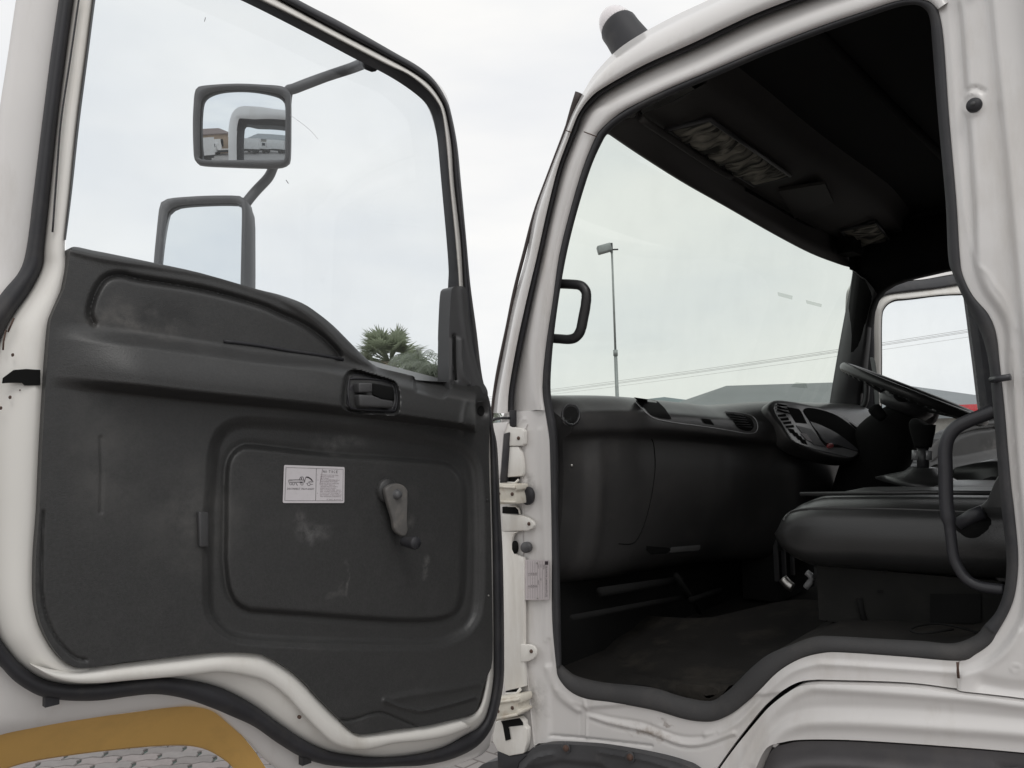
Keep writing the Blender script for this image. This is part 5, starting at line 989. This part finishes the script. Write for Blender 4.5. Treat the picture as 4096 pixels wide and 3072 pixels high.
dashpoly([tuple(p) for p in cat(tt(2, 1, [(1385, 1018), (1480, 1028), (1545, 1050), (1568, 1100), (1540, 1135), (1475, 1118), (1440, 1070)]), 3, True)], 'air_vent', DARK)
for k in range(6):
    a = tt(2, 1, [(1395+14*k, 1022+17*k)])[0]; b = tt(2, 1, [(1500+11*k, 1034+15*k)])[0]; MB().tube([ondash(a, .004), ondash(b, .004)], .0014, 5).build('vent_blade', INT, dash, True)
dashline(tt(2, 1, [(905, 1185), (920, 1240), (925, 1400)]) + tt(2, 2, [(880, 0), (800, 190), (690, 205)]), .0016, 'glovebox_seam', DARK)
dashpoly(tt(2, 2, [(870, 220), (1020, 232), (1030, 250), (1000, 268), (900, 275), (872, 250)]), 'glovebox_latch', DARK, .003); dashpoly(tt(2, 2, [(1030, 228), (1222, 212), (1215, 248), (1020, 264)]), 'latch_label', pmat('grey_label', (.16, .16, .16), .6), .003)
disc('screw', ondash(tt(2, 1, [(388, 1357)])[0], .003), .0035, STEEL, dash, nrm=(.7, -.7, 0), dome=.002, n=12)
# lower left column of the dash (moulded leg with a highlight)
# under-dash hardware
for a, b, r in (((572, 618), (690, 596), .008), ((600, 592), (680, 580), .012), ((676, 575), (700, 612), .008), ((690, 600), (720, 590), .008)): MB().tube([XP(a, .03), XP(b, -.0)], r, 8).build('under_dash_bracket', DARK, truck, True)
MB().box(XP((790, 520), .03), (.02, .012, .12)).build('column_support', INT, truck); MB().box(XP((800, 540), .0), (.015, .01, .15)).build('column_support', INT, truck)
for p in ((693.5, 619.5), (700, 626.3)): MB().add([ZP(q, 1.06) for q in ((p[0]-3.2, p[1]-1.2), (p[0]+1, p[1]-1.6), (p[0]+3, p[1]), (p[0], p[1]+1.6))], [(0, 1, 2, 3)]).build('paper_scrap', PAPER, truck)
MB().box2((-.02, 1.02, 1.05), (.10, 1.34, 1.50)).build('under_pod_blocker', DARK, truck)  # dark box added under the pod to hide a lit patch of dash
for yy in (1.0, 1.06, 1.13): MB().box2((.10, yy, 1.12), (.112, yy+.012, 1.47)).build('under_pod_rail', INT, truck)
# instrument cluster
CN = np.array((.143, -.02, .077)); CN /= np.linalg.norm(CN); CO = np.array((.14, 1.0, 1.69))
def CP(p, off=0): return hit(p[0], p[1], CN, CO + CN*off)
cz = lambda pts: zz(768, 352, 10.369, pts)
def clus(pts, o0, th, name, mat, par, smooth=3, bev=.002, label=None):
    Q = cat(pts, smooth, True) if smooth else pts; o = MB().prism([CP(p, o0) for p in Q], -CN*th).build(name, mat, par, label=label); 
    if bev: bevel(o, bev, 2)
    return o
pod = clus(cz([(0, 560), (60, 495), (200, 498), (400, 535), (620, 600), (860, 700), (1020, 830), (1000, 1000), (900, 1105), (700, 1090), (500, 1040), (330, 970), (230, 900), (120, 750), (30, 640)]), .004, .055, 'instrument_pod', DASHM, truck, 3, .008, label='curved instrument pod before the steering wheel')
clus(cz([(85, 530), (370, 560), (620, 610), (850, 715), (1010, 840), (990, 900), (950, 1010), (880, 1090), (760, 1070), (500, 1010), (300, 940), (230, 870), (150, 730), (90, 640)]), .0075, .004, 'instrument_fascia', INTG, pod, 2, 0)
clus(cz([(365, 610), (420, 578), (560, 600), (720, 660), (860, 760), (960, 860), (1000, 900), (960, 990), (950, 1035), (780, 990), (600, 975), (500, 830), (420, 700)]), .0085, .001, 'gauge_well', DARK, pod, 3, 0)
clus(cz([(440, 720), (640, 800), (800, 900), (930, 1010), (900, 1020), (720, 960), (600, 940), (520, 830)]), .0095, .001, 'gauge_face', pmat('gauge_grey', (.14, .14, .15), .22), pod, 2, 0)
clus(cz([(200, 570), (320, 590), (345, 620), (405, 740), (290, 730), (235, 640)]), .009, .001, 'radio_slot', DARK, pod, 0, 0)
for k in range(4): clus(cz([(100+28*k, 650+38*k), (180+28*k, 640+38*k), (190+28*k, 665+38*k), (110+28*k, 672+38*k)]), .009, .001, 'switch', DARK, pod, 0, 0)
for k in range(4): clus(cz([(205+40*k, 790+36*k), (265+40*k, 800+36*k), (290+40*k, 850+36*k), (235+40*k, 835+36*k)]), .009, .001, 'switch', DARK, pod, 0, 0)
clus(cz([(290, 760), (450, 800), (600, 985), (480, 960), (400, 900)]), .009, .001, 'heater_panel', INT, pod, 0, 0)
clus(cz([(340, 840), (400, 850), (460, 930), (400, 910)]), .010, .001, 'heater_label', pmat('pinkish_grey', (.34, .31, .32), .5), pod, 0, 0)
clus(circ_px(cz([(650, 970)])[0], 3.3, 2.6, 14), .013, .004, 'hazard_button', RED, pod, 0, .001)
clus(cz([(845, 725), (1005, 840), (995, 880), (880, 770)]), .009, .001, 'side_vent', DARK, pod, 0, 0)
for k in range(3): MB().tube([CP(cz([(100, 540+30*k)])[0], .012), CP(cz([(190+20*k, 560+40*k)])[0], .006)], .003, 6).build('heater_lever', DARK, pod, True)
# steering wheel
WC = np.array((.43, 1.43, 1.715)); TH = math.radians(27); WR = .228
WN = np.array((math.sin(TH)*.98, .055, math.cos(TH))); WN /= np.linalg.norm(WN); w1 = np.cross(WN, (0, 1, 0)); w1 /= np.linalg.norm(w1); w2 = np.cross(WN, w1)
pts = [WC + w1*WR*math.cos(a) + w2*WR*math.sin(a) for a in np.linspace(0, 2*math.pi, 64, endpoint=False)]
wheel = MB().tube(pts, .0165, 12, closed=True).build('steering_wheel', SEAT, truck, True)
gr = MB()
for k in range(48):
    a = 2*math.pi*k/48; c_ = WC + w1*(WR-.004)*math.cos(a) + w2*(WR-.004)*math.sin(a) - WN*.010; gr.tube([c_ - (w1*-math.sin(a)+w2*math.cos(a))*.007, c_ + (w1*-math.sin(a)+w2*math.cos(a))*.007], .0105, 8)
gr.build('finger_grips', SEAT, wheel, True, kind='stuff')
for a in (.35, -.35+math.pi, math.pi/2*3, math.pi/2):
    MB().tube([WC + (w1*math.cos(a)+w2*math.sin(a))*.05 - WN*.035, WC + (w1*math.cos(a)+w2*math.sin(a))*.14 - WN*.02, WC + (w1*math.cos(a)+w2*math.sin(a))*WR], [(.02, .010), (.016, .008), (.012, .008)], 10).build('spoke', INT, wheel, True)
MB().tube([WC-WN*.07, WC-WN*.045, WC-WN*.02, WC-WN*.012], [.075, .09, .085, .05], 24).build('horn_pad', INT, wheel, True)
MB().tube(cat([WC-WN*.06, WC-WN*.12, WC-WN*.22+np.array((-.02, 0, -.02)), WC-WN*.36+np.array((-.03, 0, -.08)), WC-WN*.46+np.array((-.03, 0, -.14))], 4), [(.05+.055*ss(k/7)-.015*ss((k-10)/7),)*2 for k in range(17)], 16).build('steering_column', DARK, truck, True)
MB().tube(cat([YP(p, 1.3) for p in cz([(1200, 690), (1130, 620), (1085, 560)])], 3), [(.014, .014), (.017, .017), (.019, .019), (.022, .022), (.022, .022), (.021, .021), (.012, .012)], 10).build('indicator_stalk', DARK, truck, True)
MB().tube([YP(p, 1.55) for p in tt(3, 1, [(760, 1010), (820, 960), (872, 935)])], .010, 8).build('wiper_stalk', INT, truck, True)
# pale knob right of the hub
kb = YP(tt(3, 1, [(1000, 1020)])[0], 1.62); MB().rings([[kb + np.array((r_*math.cos(a)*.9, .03*math.sin(a), z_)) for a in np.linspace(0, 2*math.pi, 20, endpoint=False)] for r_, z_ in ((.03, -.045), (.05, -.03), (.062, -.005), (.058, .012), (.035, .028), (.004, .032))], True, True).build('seat_headrest_knob', pmat('faded_grey_plastic', (.20, .18, .18), .6, .15, 30), truck, True)
# gear lever
gb = YP((922, 484), 1.0)
gl = MB().tube(cat([YP(p, 1.0) for p in tt(3, 1, [(1005, 1075), (1000, 1085), (1000, 1110), (1003, 1180), (1005, 1240)])], 3), [(.012,)*2, (.022,)*2, (.03,)*2, (.034,)*2, (.035,)*2, (.035,)*2, (.034,)*2, (.033,)*2, (.031,)*2, (.028,)*2, (.026,)*2, (.024,)*2, (.022,)*2], 16).build('gear_lever', DARK, truck, True)
MB().tube([YP(p, 1.0) for p in tt(3, 1, [(1005, 1240), (1005, 1400)])], .016, 10).build('lever_shaft', INT, gl, True)
for xx in (960, 1035): MB().tube([YP(p, 1.0) for p in tt(3, 1, [(xx, 1260), (xx-3, 1320)])], .012, 8).build('lever_collar', INTG, gl, True)
MB().tube([YP(p, 1.0) for p in tt(3, 1, [(1005, 1370), (1005, 1400), (1005, 1440), (1000, 1480)])], [.035, .05, .095, .125], 18).build('lever_boot', SEAT, gl, True)
# seats
def cushion(x0, x1, y0, y1, z0, z1, name, mat, par, rx=.07, ez=.055, tilt=0, label=None, nose=None):
    R = []; nx_ = 26
    for i in range(nx_+1):
        t_ = i/nx_; x = x0 + (x1-x0)*t_; e = min(1, math.sqrt(max(0, 1-(max(0, (rx-(x-x0))/rx))**2))) if x-x0 < rx else 1
        e = max(e, .02); zc = (z0+z1)/2 + tilt*(x-x0); hz_ = (z1-z0)/2*e; hy_ = (y1-y0)/2*(.82+.18*e); yc = (y0+y1)/2; ring = []
        for a in np.linspace(0, 2*math.pi, 40, endpoint=False):
            ca_, sa_ = math.cos(a), math.sin(a); ring.append(np.array((x, yc + hy_*math.copysign(abs(ca_)**.45, ca_), zc + hz_*math.copysign(abs(sa_)**.72, sa_))))
        R.append(ring)
    return MB().rings(R, True, True).build(name, mat, par, True, label=label)
pseat = cushion(.43, 1.02, .19, .74, 1.298, 1.458, 'passenger_seat', SEAT, truck, rx=.11, label='black vinyl passenger seat cushion', tilt=.02)
sbv = bvh(pseat)
def onseat(p):
    h_ = sbv.ray_cast(Vector(C), Vector(ray(*p)).normalized()); return np.array(h_[0]) if h_[0] is not None else YP(p, .21)
MB().tube([onseat(p) for p in cat([(783, 521), (792, 512), (815, 508.5), (860, 508.5), (920, 510), (985, 513)], 4)], .0035, 6).build('seat_piping', SEAT, pseat, True)
MB().tube([np.array((.47, .3, 1.462)), np.array((.72, .33, 1.470)), np.array((.98, .33, 1.474))], .005, 6).build('seat_piping', SEAT, pseat, True)
cushion(.58, 1.1, .76, 1.12, 1.33, 1.452, 'middle_seat', SEAT, truck, label='black vinyl middle seat cushion')
cushion(.62, 1.15, 1.2, 1.7, 1.30, 1.46, 'driver_seat', SEAT, truck, label='black vinyl driver seat cushion')
db_ = [YP(p, 1.25) for p in cat(tt(3, 1, [(1195, 1480), (1200, 1385), (1250, 1362), (1350, 1345), (1490, 1338), (1620, 1345)]), 4)]
MB().prism(list(db_) + [db_[-1] + np.array((0, 0, -.2)), db_[0] + np.array((0, 0, -.1))], (0, .4, 0)).build('folded_seat_back', SEAT, truck, True)
sb = [YP(p, .24) for p in cat(tt(3, 1, [(1290, 1659), (1400, 1600), (1440, 1530), (1470, 1460), (1510, 1410), (1600, 1400)]), 4)]
bevel(MB().prism(list(sb) + [sb[-1] + np.array((0, 0, -.25)), sb[0] + np.array((0, 0, -.08))], (0, .46, 0)).build('seat_back', SEAT, truck), .03, 4)
MB().tube([YP(p, .2) for p in tt(3, 2, [(1235, 85), (1330, 25), (1400, 0)])], .014, 8).build('recliner_arm', BLKMET, pseat, True)
disc('recliner_cover', YP(tt(3, 2, [(1330, 130)])[0], .21), .048, DARK, pseat, nrm=(0, -1, 0), dome=.02, e=.75)
# seat box under the cushion
MB().box2((.52, .24, 1.20), (1.18, .30, 1.315)).build('seat_box_front', pmat('seat_box_paint', (.013, .013, .012), .75, .3, 12, dirt=(.03, .028, .025), dirt_amt=.5, spec=.2), truck)
for a, b in (((1050, 530), (1380, 720)), ((740, 350), (780, 385)), ((1060, 350), (1130, 395)), ((710, 505), (745, 525))):
    q = tt(3, 2, [a, (b[0], a[1]), b, (a[0], b[1])]); MB().add([YP(p, .236) for p in q], [(0, 1, 2, 3)]).build('cut_out', DARK, truck)
MB().tube([YP(p, .235) for p in tt(3, 2, [(590, 560), (605, 640), (640, 750)])], .006, 8).build('seat_box_rib', DARK, truck, True)
MB().tube(cat([YP(p, .5) for p in tt(3, 2, [(95, 430), (130, 470), (160, 490)])], 3), .012, 8).build('seat_slide_lever', STEEL, truck, True)
MB().tube(cat([YP(p, .5) for p in tt(3, 2, [(250, 390), (285, 430), (245, 490)])], 3), .008, 8).build('seat_slide_lever', INTG, truck, True)
MB().box2((.44, .5, 1.04), (.5, 1.1, 1.32)).build('engine_cover', DARK, truck)
# near grab rail beside the seat
gp_ = cat([YP(p, .075) for p in tt(3, 1, [(1480, 1000), (1400, 1030), (1300, 1068), (1215, 1115), (1165, 1180), (1148, 1260), (1150, 1400), (1155, 1600)]) + tt(3, 2, [(1175, 80), (1190, 200), (1205, 300), (1250, 390), (1300, 445), (1370, 480), (1450, 495), (1530, 505)])], 4)
rg = [.0118]*32 + [.0092]*(len(gp_)-32)
MB().tube(gp_, rg, 12).build('grab_rail', BLKMET, truck, True)
# windscreen pillar grab handle
gh = tt(2, 1, [(300, 180), (380, 183), (440, 190), (470, 215), (482, 250), (477, 320), (462, 400), (445, 480), (415, 525), (370, 540), (310, 537), (255, 533)])
MB().tube(cat([YP(p, .06) for p in gh], 4), [(.0125, .012)]*45, 12).build('grab_handle', INT, truck, True)
# dashboard screen stickers marks on the windscreen
for q, r_ in ((cz([(-190, -250)])[0], 0),): pass
def wsp(p): return XP(p, -.03)
WSM = glass('windscreen_sticker_residue', (.93, .95, .93), .2)
for pts in (tt(3, 1, [(62, 233), (160, 258), (155, 283), (65, 258)]), tt(3, 1, [(245, 285), (350, 312), (345, 332), (250, 308)]), tt(3, 1, [(180, 818), (250, 824), (256, 858), (150, 848)])):
    MB().add([wsp(p) for p in pts], [(0, 1, 2, 3)]).build('sticker_residue', WSM, truck)
# chassis and wheel so the cab stands on something
TYRE = pmat('tyre_rubber', (.02, .02, .02), .8)
for y in (.22, 1.68):
    r_ = MB().rings([[np.array((.62 + r*math.cos(a), y+dy, .42 + r*math.sin(a))) for a in np.linspace(0, 2*math.pi, 40, endpoint=False)] for r, dy in ((.24, -.11), (.34, -.13), (.41, -.12), (.42, -.06), (.42, .06), (.41, .12), (.34, .13), (.24, .11))], True).build('wheel', TYRE, truck, True)
    MB().rings([[np.array((.62 + r*math.cos(a), y+dy, .42 + r*math.sin(a))) for a in np.linspace(0, 2*math.pi, 32, endpoint=False)] for r, dy in ((.25, -.11), (.2, -.08), (.1, -.02), (.01, -.02))], True).build('rim', WHITE, r_, True)
MB().box2((-.3, .5, .55), (6.5, .62, .75)).box2((-.3, 1.3, .55), (6.5, 1.42, .75)).build('chassis_rail', BLKMET, truck)
MB().box2((1.9, -.15, 1.05), (7.5, 2.05, 1.15)).build('load_bed', BLKMET, truck)
MB().box2((-.35, .0, .45), (-.1, 1.95, .72)).build('bumper', WHITE, truck)
MB().box2((1.0, -.02, .95), (1.30, -.005, 2.47)).build('rear_corner_panel', WHITE, truck)
MB().box2((.95, .0, 2.47), (1.31, 1.92, 2.50)).build('rear_roof_edge', WHITE, truck)
rw = MB().box2((1.24, .0, .95), (1.30, 1.92, 2.46)).build('rear_cab_skin', WHITE, truck)

# ================================================================== THE YARD BEHIND THE CAMERA (seen in the upper mirror)
TAN = pmat('tan_plaster', (.42, .31, .22), .85, .1, .5); ORNG = pmat('orange_brick_paint', (.36, .13, .06), .8, .15, .7); BRN = pmat('brown_roof_tile', (.17, .13, .12), .8)
def yardpt(deg, dist): a = math.radians(deg); return (MC[0] + dist*math.cos(a), MC[1] + dist*math.sin(a), 0)
YARD = dict(house=(-66, 34), orange=(-56, 36), shed=(-30, 46))
h1 = shed('house', yardpt(-70, 28), 11, 7, 4.0, 5.6, math.radians(22), BRN, TAN, 'tan plastered house with a brown roof, behind the viewer', 'house', .3, 3)
h2_ = shed('shop', yardpt(-60, 33), 8, 7, 3.0, 3.9, math.radians(30), ORNG, pmat('terracotta_wall', (.40, .22, .15), .85), 'terracotta shop with an orange roof, behind the viewer', 'shop', .2, 3)
h3_ = shed('warehouse', yardpt(-33, 44), 22, 10, 3.2, 5.4, math.radians(50), ROOFM, WALLM, 'long grey roofed warehouse across the yard, behind the viewer', 'warehouse', .3, 5)
TGL = pmat('dark_window_glass', (.03, .04, .05), .1)
def small_truck(loc, yaw, label, boxed=True, colr=None):
    root = empty('delivery_truck', loc, label, 'truck', 'white trucks parked across the yard'); root.rotation_euler = (0, 0, yaw); wm = WHITE if colr is None else colr
    cb_ = MB().prism([(-2.6, -1, .6), (-2.65, -1, 1.4), (-2.35, -1, 2.3), (-1.2, -1, 2.35), (-1.2, -1, .6)], (0, 2, 0)).build('cab', wm, root); bevel(cb_, .08, 3)
    MB().add([(-2.66, -.85, 1.45), (-2.66, .85, 1.45), (-2.39, .85, 2.2), (-2.39, -.85, 2.2)], [(0, 1, 2, 3)]).build('windscreen', TGL, root)
    for s in (-1, 1): MB().box2((-2.2, s*1.0, 1.5), (-1.4, s*1.015, 2.15)).build('side_window', TGL, root)
    if boxed: MB().box2((-1.05, -1.1, .95), (2.8, 1.1, 3.0)).build('cargo_box', wm, root)
    else: MB().box2((-1.05, -1.1, .95), (2.8, 1.1, 1.1)).box2((-1.05, -1.1, .95), (-.95, 1.1, 1.9)).build('flat_bed', wm, root)
    MB().box2((-2.5, -.4, .5), (2.7, .4, .85)).build('chassis', BLKMET, root)
    for x in (-1.9, 1.9):
        for y in (-.85, .85): MB().tube([(x, y-.12, .42), (x, y+.12, .42)], .42, 18).build('wheel', TYRE, root, True)
    for s in (-1, 1): MB().box2((-2.66, s*.75-.12, .8), (-2.62, s*.75+.12, 1.0)).build('headlight', LAMPW, root)
for k, (dg, ds, yw, bx, lb) in enumerate(((-49, 23, 60, True, 'white boxed truck nearest the terracotta shop, across the yard'), (-43, 25, 80, False, 'white flatbed truck next to the boxed one'), (-36, 27, 70, True, 'white boxed truck before the warehouse'), (-27, 28, 75, False, 'white flatbed truck at the far end of the row'), (-20, 30, 75, True, 'white boxed truck past the far flatbed'), (-60, 22, 50, False, 'white flatbed truck before the tan house'), (-76, 15, 20, True, 'white boxed truck at the corner of the tan house'), (-66, 25, 100, True, 'white boxed truck between the tan house and the shop'))):
    small_truck(yardpt(dg, ds), math.radians(yw), lb, bx)
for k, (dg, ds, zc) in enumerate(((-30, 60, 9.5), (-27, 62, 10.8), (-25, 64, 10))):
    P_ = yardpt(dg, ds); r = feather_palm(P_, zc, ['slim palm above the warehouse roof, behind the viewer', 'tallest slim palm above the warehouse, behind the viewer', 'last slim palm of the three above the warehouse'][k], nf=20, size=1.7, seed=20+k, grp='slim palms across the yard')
